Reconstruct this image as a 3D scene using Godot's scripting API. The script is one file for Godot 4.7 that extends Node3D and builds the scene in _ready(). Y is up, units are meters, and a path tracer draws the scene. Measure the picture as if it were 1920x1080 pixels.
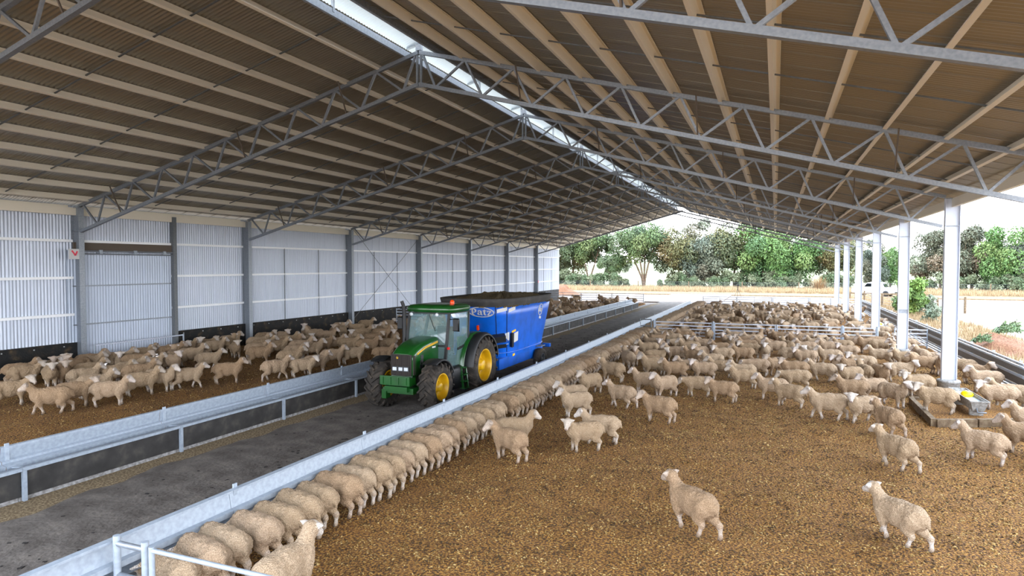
extends Node3D
# A sheep feedlot shed: gable roof on steel trusses, feed lane with two troughs under the ridge, lambs in straw yards on both sides.
# World: y up, metres. The feed lane runs along -Z. The camera stands at x = 0, z = 0.
const RIDGE := -9.12
const FRAME_Z := -15.64
const BAY := 8.0
const SLOPE := 0.2679
const WALL_X := -23.4
const LEFT_FLOOR := 0.25
var M := {}
var taken := {}
var rng := RandomNumberGenerator.new()

func _ready() -> void:
	rng.seed = 11
	setup_camera_and_light()
	make_materials()
	build_ground()
	build_roof()
	build_frames()
	build_left_wall()
	build_right_side()
	build_troughs()
	build_fences()
	build_tractor()
	build_wagon()
	build_water_point()
	build_sheep_flock()
	build_outdoors()
	build_litter()

func setup_camera_and_light() -> void:
	var cam := Camera3D.new()
	cam.name = "camera"
	add_child(cam)
	cam.position = Vector3(0, 4, 0)
	cam.rotation = Vector3(-0.035, 0.387, 0)
	cam.fov = rad_to_deg(2.0 * atan(540.0 / 1212.7))
	cam.near = 0.05
	cam.far = 900.0
	cam.current = true
	var we := WorldEnvironment.new()
	we.name = "environment"
	var env := Environment.new()
	env.background_mode = Environment.BG_SKY
	var sky := Sky.new()
	var sm := ProceduralSkyMaterial.new()
	sm.sky_top_color = Color(0.86, 0.91, 0.98)
	sm.sky_horizon_color = Color(0.97, 0.97, 0.98)
	sm.ground_horizon_color = Color(0.9, 0.88, 0.85)
	sm.ground_bottom_color = Color(0.6, 0.55, 0.5)
	sm.sky_energy_multiplier = 1.0
	sm.sun_angle_max = 0.0
	sky.sky_material = sm
	env.sky = sky
	env.background_energy_multiplier = 1.0
	env.tonemap_mode = Environment.TONE_MAPPER_LINEAR
	env.tonemap_exposure = 10.5
	env.sdfgi_enabled = true
	env.ssao_enabled = true
	env.ssil_enabled = true
	we.environment = env
	add_child(we)

# ---------------------------------------------------------------- helpers
func numbered(called: String) -> String:
	if not taken.has(called):
		taken[called] = 0
		return called
	taken[called] += 1
	return "%s_%03d" % [called, taken[called]]

func thing(called: String, label: String, category: String, at := Vector3.ZERO, turn := 0.0, group := "") -> Node3D:
	var o := Node3D.new()
	o.name = numbered(called)
	add_child(o)
	o.position = at
	o.rotation.y = turn
	tag(o, label, category, group)
	return o

func tag(o: Node, label: String, category: String, group := "") -> void:
	o.set_meta("label", label)
	o.set_meta("category", category)
	if group != "":
		o.set_meta("group", group)

func structure(called: String) -> Node3D:
	var o := Node3D.new()
	o.name = numbered(called)
	add_child(o)
	o.set_meta("kind", "structure")
	return o

func flat() -> SurfaceTool:
	var st := SurfaceTool.new()
	st.begin(Mesh.PRIMITIVE_TRIANGLES)
	st.set_smooth_group(-1)
	return st

func soft() -> SurfaceTool:
	var st := SurfaceTool.new()
	st.begin(Mesh.PRIMITIVE_TRIANGLES)
	st.set_smooth_group(0)
	return st

func made(st: SurfaceTool) -> ArrayMesh:
	st.generate_normals()
	return st.commit()

func put(called: String, mesh: Mesh, mat: Material, parent: Node = self, xf := Transform3D.IDENTITY) -> MeshInstance3D:
	var o := MeshInstance3D.new()
	o.name = numbered(called) if parent == self else called
	o.mesh = mesh
	o.material_override = mat
	o.transform = xf
	parent.add_child(o, true)
	return o

func obj(called: String, st: SurfaceTool, mat: Material, parent: Node = self) -> MeshInstance3D:
	return put(called, made(st), mat, parent)

func tri(st: SurfaceTool, a: Vector3, b: Vector3, c: Vector3) -> void:
	st.add_vertex(a); st.add_vertex(b); st.add_vertex(c)

func quad(st: SurfaceTool, a: Vector3, b: Vector3, c: Vector3, d: Vector3) -> void:
	st.add_vertex(a); st.add_vertex(b); st.add_vertex(c)
	st.add_vertex(a); st.add_vertex(c); st.add_vertex(d)

func box(st: SurfaceTool, c: Vector3, s: Vector3, b := Basis.IDENTITY) -> void:
	st.set_smooth_group(-1)
	var ax := [b.x * s.x * 0.5, b.y * s.y * 0.5, b.z * s.z * 0.5]
	for i in 3:
		for sg in [1.0, -1.0]:
			var n: Vector3 = ax[i] * sg
			var u: Vector3 = ax[(i + 1) % 3]
			var v: Vector3 = ax[(i + 2) % 3]
			if sg < 0:
				var w := u
				u = v
				v = w
			quad(st, c + n - u - v, c + n - u + v, c + n + u + v, c + n + u - v)

func bar(st: SurfaceTool, p0: Vector3, p1: Vector3, w: float, h: float, up := Vector3.UP) -> void:
	var z := (p1 - p0).normalized()
	if absf(z.dot(up)) > 0.98:
		up = Vector3.RIGHT
	var x := up.cross(z).normalized()
	box(st, (p0 + p1) * 0.5, Vector3(w, h, p0.distance_to(p1)), Basis(x, z.cross(x), z))

func rings(st: SurfaceTool, rr: Array, capped := true) -> void:
	st.set_smooth_group(0)
	for i in rr.size() - 1:
		var a: PackedVector3Array = rr[i]
		var b: PackedVector3Array = rr[i + 1]
		var n := a.size()
		for j in n:
			var k := (j + 1) % n
			quad(st, a[j], b[j], b[k], a[k])
	if capped:
		st.set_smooth_group(-1)
		for e in [0, rr.size() - 1]:
			var a: PackedVector3Array = rr[e]
			var c := Vector3.ZERO
			for p in a:
				c += p
			c /= a.size()
			for j in a.size():
				var k := (j + 1) % a.size()
				if e == 0:
					tri(st, c, a[j], a[k])
				else:
					tri(st, c, a[k], a[j])
		st.set_smooth_group(0)

func tube(st: SurfaceTool, pts: Array, r0: float, r1 := -1.0, n := 8) -> void:
	if r1 < 0:
		r1 = r0
	var rr := []
	var side := Vector3.ZERO
	for i in pts.size():
		var d: Vector3 = (pts[mini(i + 1, pts.size() - 1)] - pts[maxi(i - 1, 0)]).normalized()
		if side == Vector3.ZERO:
			side = d.cross(Vector3.UP if absf(d.y) < 0.9 else Vector3.RIGHT).normalized()
		side = (side - d * side.dot(d)).normalized()
		var up := d.cross(side)
		var r := lerpf(r0, r1, float(i) / maxf(1.0, pts.size() - 1))
		var ring := PackedVector3Array()
		for j in n:
			var a := TAU * j / n
			ring.append(pts[i] + side * cos(a) * r - up * sin(a) * r)
		rr.append(ring)
	rings(st, rr)

func lathe(st: SurfaceTool, prof: Array, n: int, xf: Transform3D) -> void:
	var rr := []
	for p in prof:
		var ring := PackedVector3Array()
		for j in n:
			var a := TAU * j / n
			ring.append(xf * Vector3(cos(a) * p.x, p.y, sin(a) * p.x))
		rr.append(ring)
	rings(st, rr, false)

func extrude(st: SurfaceTool, poly: PackedVector2Array, p0: Vector3, p1: Vector3, xa: Vector3, ya: Vector3) -> void:
	st.set_smooth_group(-1)
	if Geometry2D.is_polygon_clockwise(poly):
		poly = poly.duplicate()
		poly.reverse()
	var flip := xa.cross(ya).dot(p1 - p0) < 0
	var n := poly.size()
	var q0 := PackedVector3Array()
	var q1 := PackedVector3Array()
	for p in poly:
		q0.append(p0 + xa * p.x + ya * p.y)
		q1.append(p1 + xa * p.x + ya * p.y)
	for i in n:
		var k := (i + 1) % n
		if flip:
			quad(st, q0[i], q0[k], q1[k], q1[i])
		else:
			quad(st, q0[i], q1[i], q1[k], q0[k])
	var t := Geometry2D.triangulate_polygon(poly)
	for i in range(0, t.size(), 3):
		if flip:
			tri(st, q0[t[i]], q0[t[i + 1]], q0[t[i + 2]])
			tri(st, q1[t[i]], q1[t[i + 2]], q1[t[i + 1]])
		else:
			tri(st, q0[t[i]], q0[t[i + 2]], q0[t[i + 1]])
			tri(st, q1[t[i]], q1[t[i + 1]], q1[t[i + 2]])

# a folded sheet of a given thickness: polyline in (xa, ya), drawn out from p0 to p1
func fold(st: SurfaceTool, line: Array, th: float, p0: Vector3, p1: Vector3, xa: Vector3, ya: Vector3) -> void:
	var front := PackedVector2Array()
	var back := PackedVector2Array()
	for i in line.size():
		var a: Vector2 = line[maxi(i - 1, 0)]
		var b: Vector2 = line[i]
		var c: Vector2 = line[mini(i + 1, line.size() - 1)]
		var n1 := (b - a).orthogonal().normalized() if i > 0 else (c - b).orthogonal().normalized()
		var n2 := (c - b).orthogonal().normalized() if i < line.size() - 1 else n1
		var n := (n1 + n2).normalized()
		n /= maxf(0.4, n.dot(n1))
		front.append(b)
		back.append(b + n * th)
	back.reverse()
	front.append_array(back)
	extrude(st, front, p0, p1, xa, ya)

# ---------------------------------------------------------------- materials
func noise_tex(freq: float, ramp: Array, size := 512, kind := FastNoiseLite.TYPE_SIMPLEX_SMOOTH, octaves := 4, seed_ := 1) -> ImageTexture:
	var n := FastNoiseLite.new()
	n.seed = seed_
	n.noise_type = kind
	n.frequency = freq
	n.fractal_octaves = octaves
	var img := n.get_seamless_image(size, size)
	img.convert(Image.FORMAT_L8)
	var g := Gradient.new()
	g.offsets = PackedFloat32Array()
	g.colors = PackedColorArray()
	var off := PackedFloat32Array()
	var col := PackedColorArray()
	for r in ramp:
		off.append(r[0])
		col.append(r[1])
	g.offsets = off
	g.colors = col
	var lut := PackedByteArray()
	for i in 256:
		var c := g.sample(i / 255.0)
		lut.append(int(clampf(c.r, 0, 1) * 255)); lut.append(int(clampf(c.g, 0, 1) * 255)); lut.append(int(clampf(c.b, 0, 1) * 255))
	var src := img.get_data()
	var out := PackedByteArray()
	out.resize(size * size * 3)
	for i in size * size:
		var v := src[i] * 3
		out[i * 3] = lut[v]; out[i * 3 + 1] = lut[v + 1]; out[i * 3 + 2] = lut[v + 2]
	var im := Image.create_from_data(size, size, false, Image.FORMAT_RGB8, out)
	im.generate_mipmaps()
	return ImageTexture.create_from_image(im)

func bump_tex(freq: float, strength: float, size := 512, kind := FastNoiseLite.TYPE_SIMPLEX_SMOOTH, octaves := 4, seed_ := 5) -> ImageTexture:
	var n := FastNoiseLite.new()
	n.seed = seed_
	n.noise_type = kind
	n.frequency = freq
	n.fractal_octaves = octaves
	var img := n.get_seamless_image(size, size)
	img.convert(Image.FORMAT_RGBA8)
	img.bump_map_to_normal_map(strength)
	return ImageTexture.create_from_image(img)

func mat(called: String, c: Color, rough := 0.7, metal := 0.0) -> StandardMaterial3D:
	var m := StandardMaterial3D.new()
	m.albedo_color = c
	m.roughness = rough
	m.metallic = metal
	m.cull_mode = BaseMaterial3D.CULL_DISABLED
	M[called] = m
	return m

func tri_map(m: StandardMaterial3D, scale: float, albedo: Texture2D, normal: Texture2D = null, nscale := 1.0) -> void:
	m.uv1_triplanar = true
	m.uv1_world_triplanar = true
	m.uv1_scale = Vector3.ONE * scale
	if albedo:
		m.albedo_texture = albedo
	if normal:
		m.normal_enabled = true
		m.normal_texture = normal
		m.normal_scale = nscale

func make_materials() -> void:
	var spangle := noise_tex(0.03, [[0.0, Color(0.86, 0.87, 0.88)], [0.5, Color(0.94, 0.94, 0.95)], [1.0, Color(1, 1, 1)]], 256, FastNoiseLite.TYPE_SIMPLEX, 4)
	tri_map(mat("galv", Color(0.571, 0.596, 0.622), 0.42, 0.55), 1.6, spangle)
	tri_map(mat("galv_dull", Color(0.462, 0.479, 0.487), 0.55, 0.45), 1.3, spangle)
	tri_map(mat("galv_bright", Color(0.62, 0.66, 0.70), 0.42, 0.1), 1.1, spangle)
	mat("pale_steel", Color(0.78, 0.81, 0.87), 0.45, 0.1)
	mat("girt_steel", Color(0.93, 0.94, 0.95), 0.4, 0.05)
	mat("zinc_roof", Color(0.64, 0.62, 0.57), 0.36, 0.65)
	mat("wall_zinc", Color(0.74, 0.77, 0.82), 0.5, 0.35)
	mat("purlin", Color(0.90, 0.87, 0.80), 0.5, 0.05)
	mat("brace_brown", Color(0.36, 0.32, 0.28), 0.8, 0.1)
	mat("door_zinc", Color(0.70, 0.74, 0.80), 0.5, 0.35)
	var sky_sheet := mat("ridge_sheet", Color(0.9, 0.95, 1.0), 0.5)
	sky_sheet.backlight = Color(1.0, 1.0, 1.0)
	var litter_c := noise_tex(0.03, [[0.0, Color(0.20, 0.12, 0.04)], [0.3, Color(0.42, 0.28, 0.11)], [0.5, Color(0.60, 0.43, 0.19)], [0.7, Color(0.74, 0.56, 0.27)], [1.0, Color(0.92, 0.76, 0.44)]], 1024, FastNoiseLite.TYPE_SIMPLEX, 5, 3)
	var litter_n := bump_tex(0.035, 7.0, 1024, FastNoiseLite.TYPE_SIMPLEX, 5, 3)
	tri_map(mat("litter", Color(0.85, 0.805, 0.72), 0.95), 0.55, litter_c, litter_n, 2.4)
	var lane_c := noise_tex(0.008, [[0.0, Color(0.36, 0.325, 0.295)], [0.45, Color(0.445, 0.41, 0.38)], [0.62, Color(0.475, 0.44, 0.41)], [1.0, Color(0.55, 0.51, 0.47)]], 512, FastNoiseLite.TYPE_SIMPLEX, 6, 8)
	var fine_n := bump_tex(0.05, 3.0, 512, FastNoiseLite.TYPE_SIMPLEX, 5, 9)
	tri_map(mat("lane", Color(0.79, 0.79, 0.79), 0.9), 0.3, lane_c, fine_n, 0.5)
	var spill_c := noise_tex(0.03, [[0.0, Color(0.34, 0.27, 0.18)], [0.5, Color(0.52, 0.44, 0.32)], [1.0, Color(0.76, 0.69, 0.55)]], 512, FastNoiseLite.TYPE_SIMPLEX, 5, 12)
	tri_map(mat("spilled_feed", Color(0.85, 0.85, 0.85), 0.95), 1.0, spill_c, litter_n, 1.0)
	var gravel_c := noise_tex(0.012, [[0.0, Color(0.36, 0.31, 0.27)], [0.4, Color(0.43, 0.385, 0.345)], [0.65, Color(0.47, 0.43, 0.395)], [1.0, Color(0.52, 0.49, 0.46)]], 512, FastNoiseLite.TYPE_SIMPLEX, 6, 15)
	tri_map(mat("gravel", Color(1, 1, 1), 0.95), 0.08, gravel_c, fine_n, 0.5)
	var dry_c := noise_tex(0.02, [[0.0, Color(0.36, 0.27, 0.17)], [0.5, Color(0.47, 0.38, 0.26)], [1.0, Color(0.56, 0.48, 0.36)]], 512, FastNoiseLite.TYPE_SIMPLEX, 5, 17)
	tri_map(mat("dry_grass_ground", Color(1, 1, 1), 0.95), 0.2, dry_c, litter_n, 0.8)
	var field_c := noise_tex(0.01, [[0.0, Color(0.36, 0.40, 0.25)], [0.5, Color(0.42, 0.44, 0.30)], [1.0, Color(0.49, 0.47, 0.35)]], 256, FastNoiseLite.TYPE_SIMPLEX, 4, 19)
	tri_map(mat("field", Color(1, 1, 1), 0.95), 0.03, field_c)
	var soil_c := noise_tex(0.03, [[0.0, Color(0.30, 0.18, 0.11)], [0.5, Color(0.43, 0.29, 0.20)], [1.0, Color(0.55, 0.43, 0.33)]], 512, FastNoiseLite.TYPE_SIMPLEX, 5, 21)
	tri_map(mat("soil", Color(1, 1, 1), 0.95), 0.6, soil_c, litter_n, 1.5)
	mat("dry_blade", Color(0.78, 0.62, 0.4), 0.9)
	M.dry_blade.vertex_color_use_as_albedo = true
	M.dry_blade.albedo_color = Color.WHITE
	var conc_c := noise_tex(0.02, [[0.0, Color(0.5, 0.48, 0.45)], [0.5, Color(0.66, 0.65, 0.63)], [1.0, Color(0.8, 0.79, 0.77)]], 512, FastNoiseLite.TYPE_SIMPLEX, 5, 23)
	tri_map(mat("concrete", Color(0.85, 0.85, 0.85), 0.85), 0.8, conc_c, fine_n, 0.4)
	tri_map(mat("kerb_concrete", Color(0.85, 0.85, 0.867), 0.85), 0.8, conc_c, fine_n, 0.4)
	var nib_c := noise_tex(0.012, [[0.0, Color(0.06, 0.065, 0.075)], [0.5, Color(0.10, 0.10, 0.10)], [0.68, Color(0.17, 0.15, 0.12)], [1.0, Color(0.46, 0.37, 0.24)]], 512, FastNoiseLite.TYPE_SIMPLEX_SMOOTH, 3, 25)
	tri_map(mat("dirty_black_wall", Color(0.75, 0.75, 0.75), 0.8), 0.35, nib_c, fine_n, 0.5)
	var belt_c := noise_tex(0.01, [[0.0, Color(0.17, 0.16, 0.15)], [0.6, Color(0.25, 0.24, 0.23)], [1.0, Color(0.36, 0.34, 0.31)]], 512, FastNoiseLite.TYPE_SIMPLEX, 5, 27)
	tri_map(mat("grey_belt", Color(0.43, 0.41, 0.38), 0.75), 0.8, spangle)
	tri_map(mat("rubber_belt", Color(0.8, 0.8, 0.8), 0.75), 0.4, belt_c)
	var wood_c := noise_tex(0.02, [[0.0, Color(0.36, 0.28, 0.2)], [0.5, Color(0.5, 0.42, 0.32)], [1.0, Color(0.62, 0.55, 0.44)]], 256, FastNoiseLite.TYPE_SIMPLEX, 5, 29)
	tri_map(mat("timber", Color(0.85, 0.85, 0.85), 0.9), 0.8, wood_c, fine_n, 0.6)
	mat("bolt", Color(0.722, 0.731, 0.731), 0.4, 0.6)
	# machines
	var dust := noise_tex(0.01, [[0.0, Color(0.8, 0.8, 0.78)], [0.5, Color(0.95, 0.95, 0.95)], [1.0, Color(1, 1, 1)]], 256, FastNoiseLite.TYPE_SIMPLEX, 5, 31)
	tri_map(mat("green_paint", Color(0.049, 0.295, 0.082), 0.32), 0.7, dust)
	M.green_paint.clearcoat_enabled = true
	M.green_paint.clearcoat = 0.5
	M.green_paint.clearcoat_roughness = 0.15
	tri_map(mat("yellow_paint", Color(0.818, 0.634, 0.053), 0.4), 0.7, dust)
	tri_map(mat("blue_paint", Color(0.0, 0.37, 0.80), 0.38), 0.5, dust)
	M.blue_paint.clearcoat_enabled = true
	M.blue_paint.clearcoat = 0.3
	M.blue_paint.clearcoat_roughness = 0.25
	mat("black_plastic", Color(0.06, 0.065, 0.075), 0.55)
	mat("seam", Color(0.02, 0.025, 0.05), 0.8)
	var mud := noise_tex(0.012, [[0.0, Color(0.13, 0.115, 0.10)], [0.5, Color(0.21, 0.185, 0.16)], [1.0, Color(0.40, 0.345, 0.29)]], 256, FastNoiseLite.TYPE_SIMPLEX, 5, 33)
	tri_map(mat("tyre", Color(0.85, 0.85, 0.85), 0.9), 1.2, mud, fine_n, 0.4)
	mat("grille", Color(0.16, 0.13, 0.115), 0.7)
	mat("white_plate", Color(0.765, 0.765, 0.765), 0.6)
	mat("yellow_plate", Color(0.95, 0.72, 0.1), 0.6)
	mat("lamp_lens", Color(0.85, 0.87, 0.9), 0.1, 0.3)
	mat("orange_lens", Color(0.95, 0.28, 0.03), 0.25)
	mat("red_lens", Color(0.75, 0.06, 0.04), 0.3)
	var glass := mat("cab_glass", Color(0.55, 0.68, 0.68, 0.28), 0.03, 0.0)
	glass.transparency = BaseMaterial3D.TRANSPARENCY_ALPHA
	mat("seat_fabric", Color(0.13, 0.13, 0.13), 0.9)
	tri_map(mat("feed", Color(1, 1, 1), 0.95), 1.5, noise_tex(0.04, [[0.0, Color(0.13, 0.10, 0.04)], [0.5, Color(0.30, 0.24, 0.11)], [1.0, Color(0.5, 0.42, 0.22)]], 256, FastNoiseLite.TYPE_SIMPLEX, 5, 35), litter_n, 1.2)
	mat("water", Color(0.75, 0.82, 0.86), 0.05, 0.0)
	mat("float_yellow", Color(0.98, 0.83, 0.02), 0.35)
	mat("white_paint", Color(0.93, 0.93, 0.93), 0.25)
	mat("dark_glass", Color(0.05, 0.07, 0.08), 0.05, 0.0)
	mat("sign_red", Color(0.85, 0.2, 0.3), 0.5)
	# animals and plants
	var fleece_n := bump_tex(0.045, 12.0, 512, FastNoiseLite.TYPE_SIMPLEX, 4, 37)
	var fleece_c := noise_tex(0.05, [[0.0, Color(0.62, 0.58, 0.54)], [0.42, Color(0.86, 0.84, 0.82)], [0.6, Color(0.97, 0.96, 0.95)], [1.0, Color(1, 1, 1)]], 512, FastNoiseLite.TYPE_SIMPLEX, 5, 39)
	for i in 4:
		var f := mat("fleece_%d" % i, [Color(0.90, 0.88, 0.86), Color(0.86, 0.83, 0.79), Color(0.82, 0.77, 0.72), Color(0.89, 0.86, 0.84)][i], 0.95)
		f.vertex_color_use_as_albedo = true
		f.uv1_triplanar = true
		f.uv1_scale = Vector3.ONE * 2.2
		f.albedo_texture = fleece_c
		f.normal_enabled = true
		f.normal_texture = fleece_n
		f.normal_scale = 1.6
	var leaf := mat("leaf", Color(1, 1, 1), 0.7)
	leaf.vertex_color_use_as_albedo = true
	leaf.backlight = Color(0.32, 0.36, 0.2)
	tri_map(mat("bark", Color(1, 1, 1), 0.9), 0.8, noise_tex(0.02, [[0.0, Color(0.25, 0.19, 0.14)], [0.5, Color(0.42, 0.34, 0.27)], [1.0, Color(0.6, 0.52, 0.44)]], 256, FastNoiseLite.TYPE_SIMPLEX, 5, 41))
	var chip := mat("chip", Color(0.85, 0.81, 0.73), 0.95)
	chip.vertex_color_use_as_albedo = true

# ---------------------------------------------------------------- ground and floors
func slab(called: String, parent: Node, x0: float, x1: float, z0: float, z1: float, top: float, th: float, m: Material) -> MeshInstance3D:
	var st := flat()
	box(st, Vector3((x0 + x1) / 2, top - th / 2, (z0 + z1) / 2), Vector3(absf(x1 - x0), th, absf(z1 - z0)))
	return obj(called, st, m, parent)

# a floor with a gently uneven top, as trodden litter is
func uneven(called: String, parent: Node, x0: float, x1: float, z0: float, z1: float, top: float, amp: float, step: float, m: Material) -> MeshInstance3D:
	var n := FastNoiseLite.new()
	n.seed = 4
	n.frequency = 0.45
	n.fractal_octaves = 3
	var st := soft()
	var nx := int((x1 - x0) / step)
	var nz := int((z1 - z0) / step)
	for i in nx:
		for j in nz:
			var p := []
			for c in [[0, 0], [1, 0], [1, 1], [0, 1]]:
				var x: float = x0 + (x1 - x0) * (i + c[0]) / nx
				var z: float = z0 + (z1 - z0) * (j + c[1]) / nz
				p.append(Vector3(x, top + (n.get_noise_2d(x, z) - 0.35) * amp, z))
			quad(st, p[0], p[1], p[2], p[3])
	box(st, Vector3((x0 + x1) / 2, top - 0.3, (z0 + z1) / 2), Vector3(x1 - x0, 0.4, z1 - z0))
	return obj(called, st, m, parent)

func build_ground() -> void:
	var fl := structure("floor")
	uneven("litter_floor", fl, -7.05, 6.95, -64.6, 9.0, 0.0, 0.06, 0.35, M.litter)
	uneven("litter_floor", fl, -23.3, -12.25, -66.0, 9.0, LEFT_FLOOR, 0.06, 0.35, M.litter)
	slab("lane_surface", fl, -11.69, -7.5, -72.0, 9.0, 0.0, 0.4, M.lane)
	# the plinths under the troughs
	slab("trough_footing", fl, -12.3, -11.7, -66.0, 9.0, 0.03, 0.43, M.concrete)
	slab("trough_footing", fl, -7.55, -7.0, -66.0, 9.0, 0.02, 0.42, M.concrete)
	# spilled feed along the kerb, thin and ragged
	var st := soft()
	var n := FastNoiseLite.new()
	n.seed = 6
	n.frequency = 0.7
	for j in 260:
		var z0 := 2.0 - j * 0.27
		var z1 := z0 - 0.27
		var w0 := 0.32 + 0.32 * n.get_noise_2d(z0, 0)
		var w1 := 0.32 + 0.32 * n.get_noise_2d(z1, 0)
		var a := Vector3(-11.69, 0.04, z0)
		var b := Vector3(-11.69, 0.04, z1)
		var c := Vector3(-11.62 + w1 * 0.5, 0.03, z1)
		var d := Vector3(-11.62 + w0 * 0.5, 0.03, z0)
		quad(st, d, a, b, c)
		quad(st, Vector3(-11.5 + w0, 0.001, z0), d, c, Vector3(-11.5 + w1, 0.001, z1))
	obj("spilled_feed", st, M.spilled_feed, fl)
	# dry clods and dung trodden along the lane
	var lump := flat()
	box(lump, Vector3(0, 0.1, 0), Vector3(1.0, 0.3, 0.6))
	box(lump, Vector3(0.3, 0.08, 0.3), Vector3(0.6, 0.25, 0.5), Basis(Vector3.UP, 0.7))
	var mm := MultiMesh.new()
	mm.transform_format = MultiMesh.TRANSFORM_3D
	mm.mesh = made(lump)
	mm.instance_count = 420
	for i in 420:
		var sz := rng.randf_range(0.02, 0.075)
		mm.set_instance_transform(i, Transform3D(Basis(Vector3.UP, rng.randf() * TAU).scaled(Vector3(sz, sz * 0.5, sz)), Vector3(rng.randf_range(-10.9, -7.75), 0.0, rng.randf_range(-40.0, -5.0))))
	var mi := MultiMeshInstance3D.new()
	mi.name = "lane_clods"
	mi.multimesh = mm
	mi.material_override = mat("clod", Color(0.12, 0.10, 0.085), 0.95)
	add_child(mi)
	tag(mi, "small dark clods scattered on the grey feed lane", "clods")
	mi.set_meta("kind", "stuff")
	var kerb := structure("trim_1")
	for j in 21:
		slab("kerb_block", kerb, -11.82, -11.705, -0.6 - j * 3.1, -0.6 - (j + 1) * 3.1 + 0.012, 0.14, 0.2, M.kerb_concrete)
	var g := structure("ground")
	slab("gravel_yard", g, -160, 160, -101, 60, -0.13, 0.5, M.gravel)
	slab("dry_verge", g, -160, 160, -122, -92.5, -0.02, 0.4, M.dry_grass_ground)
	slab("far_field", g, -400, 400, -520, -121.9, -0.03, 0.5, M.field)
	slab("dry_verge", g, 7.6, 12.5, -92.4, 9, -0.02, 0.4, M.dry_grass_ground)
	slab("lane_track", g, -13.5, -5.5, -92.4, -72.1, -0.02, 0.4, M.gravel)
	var hill := structure("hills")
	st = soft()
	for j in 60:
		var x0 := -420.0 + j * 14.0
		var h0 := 9.0 + 3.5 * sin(j * 0.23) + 2.0 * sin(j * 0.61)
		var h1 := 9.0 + 3.5 * sin((j + 1) * 0.23) + 2.0 * sin((j + 1) * 0.61)
		quad(st, Vector3(x0, 0, -500), Vector3(x0, h0, -560), Vector3(x0 + 14, h1, -560), Vector3(x0 + 14, 0, -500))
		quad(st, Vector3(x0, h0, -560), Vector3(x0, 0, -640), Vector3(x0 + 14, 0, -640), Vector3(x0 + 14, h1, -560))
	obj("hill_ridge", st, mat("hill", Color(0.33, 0.36, 0.24), 1.0), hill)

# ---------------------------------------------------------------- roof
# one profiled sheet: ribs run along +Y of the mesh, sheet lies in XY, 0.77 wide, ribs stand out along Z
func ribbed_sheet(length: float, width := 0.77, ribs := 7, amp := 0.012) -> ArrayMesh:
	var st := soft()
	var pts := []
	var per := 6
	for i in ribs * per + 1:
		var u := float(i) / (ribs * per)
		var w := cos(u * ribs * TAU)
		pts.append(Vector2(u * width, clampf(w * 1.5, -1, 1) * amp))
	pts.append(Vector2(width + 0.012, amp))
	for i in pts.size() - 1:
		var a: Vector2 = pts[i]
		var b: Vector2 = pts[i + 1]
		quad(st, Vector3(a.x, 0, a.y), Vector3(a.x, length, a.y), Vector3(b.x, length, b.y), Vector3(b.x, 0, b.y))
	# the turned-down lap along one edge
	st.set_smooth_group(-1)
	box(st, Vector3(0.006, length / 2, amp + 0.004), Vector3(0.012, length, 0.02))
	return made(st)

func roof_y(x: float) -> float:
	return 10.06 - absf(x - RIDGE) * SLOPE

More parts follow.
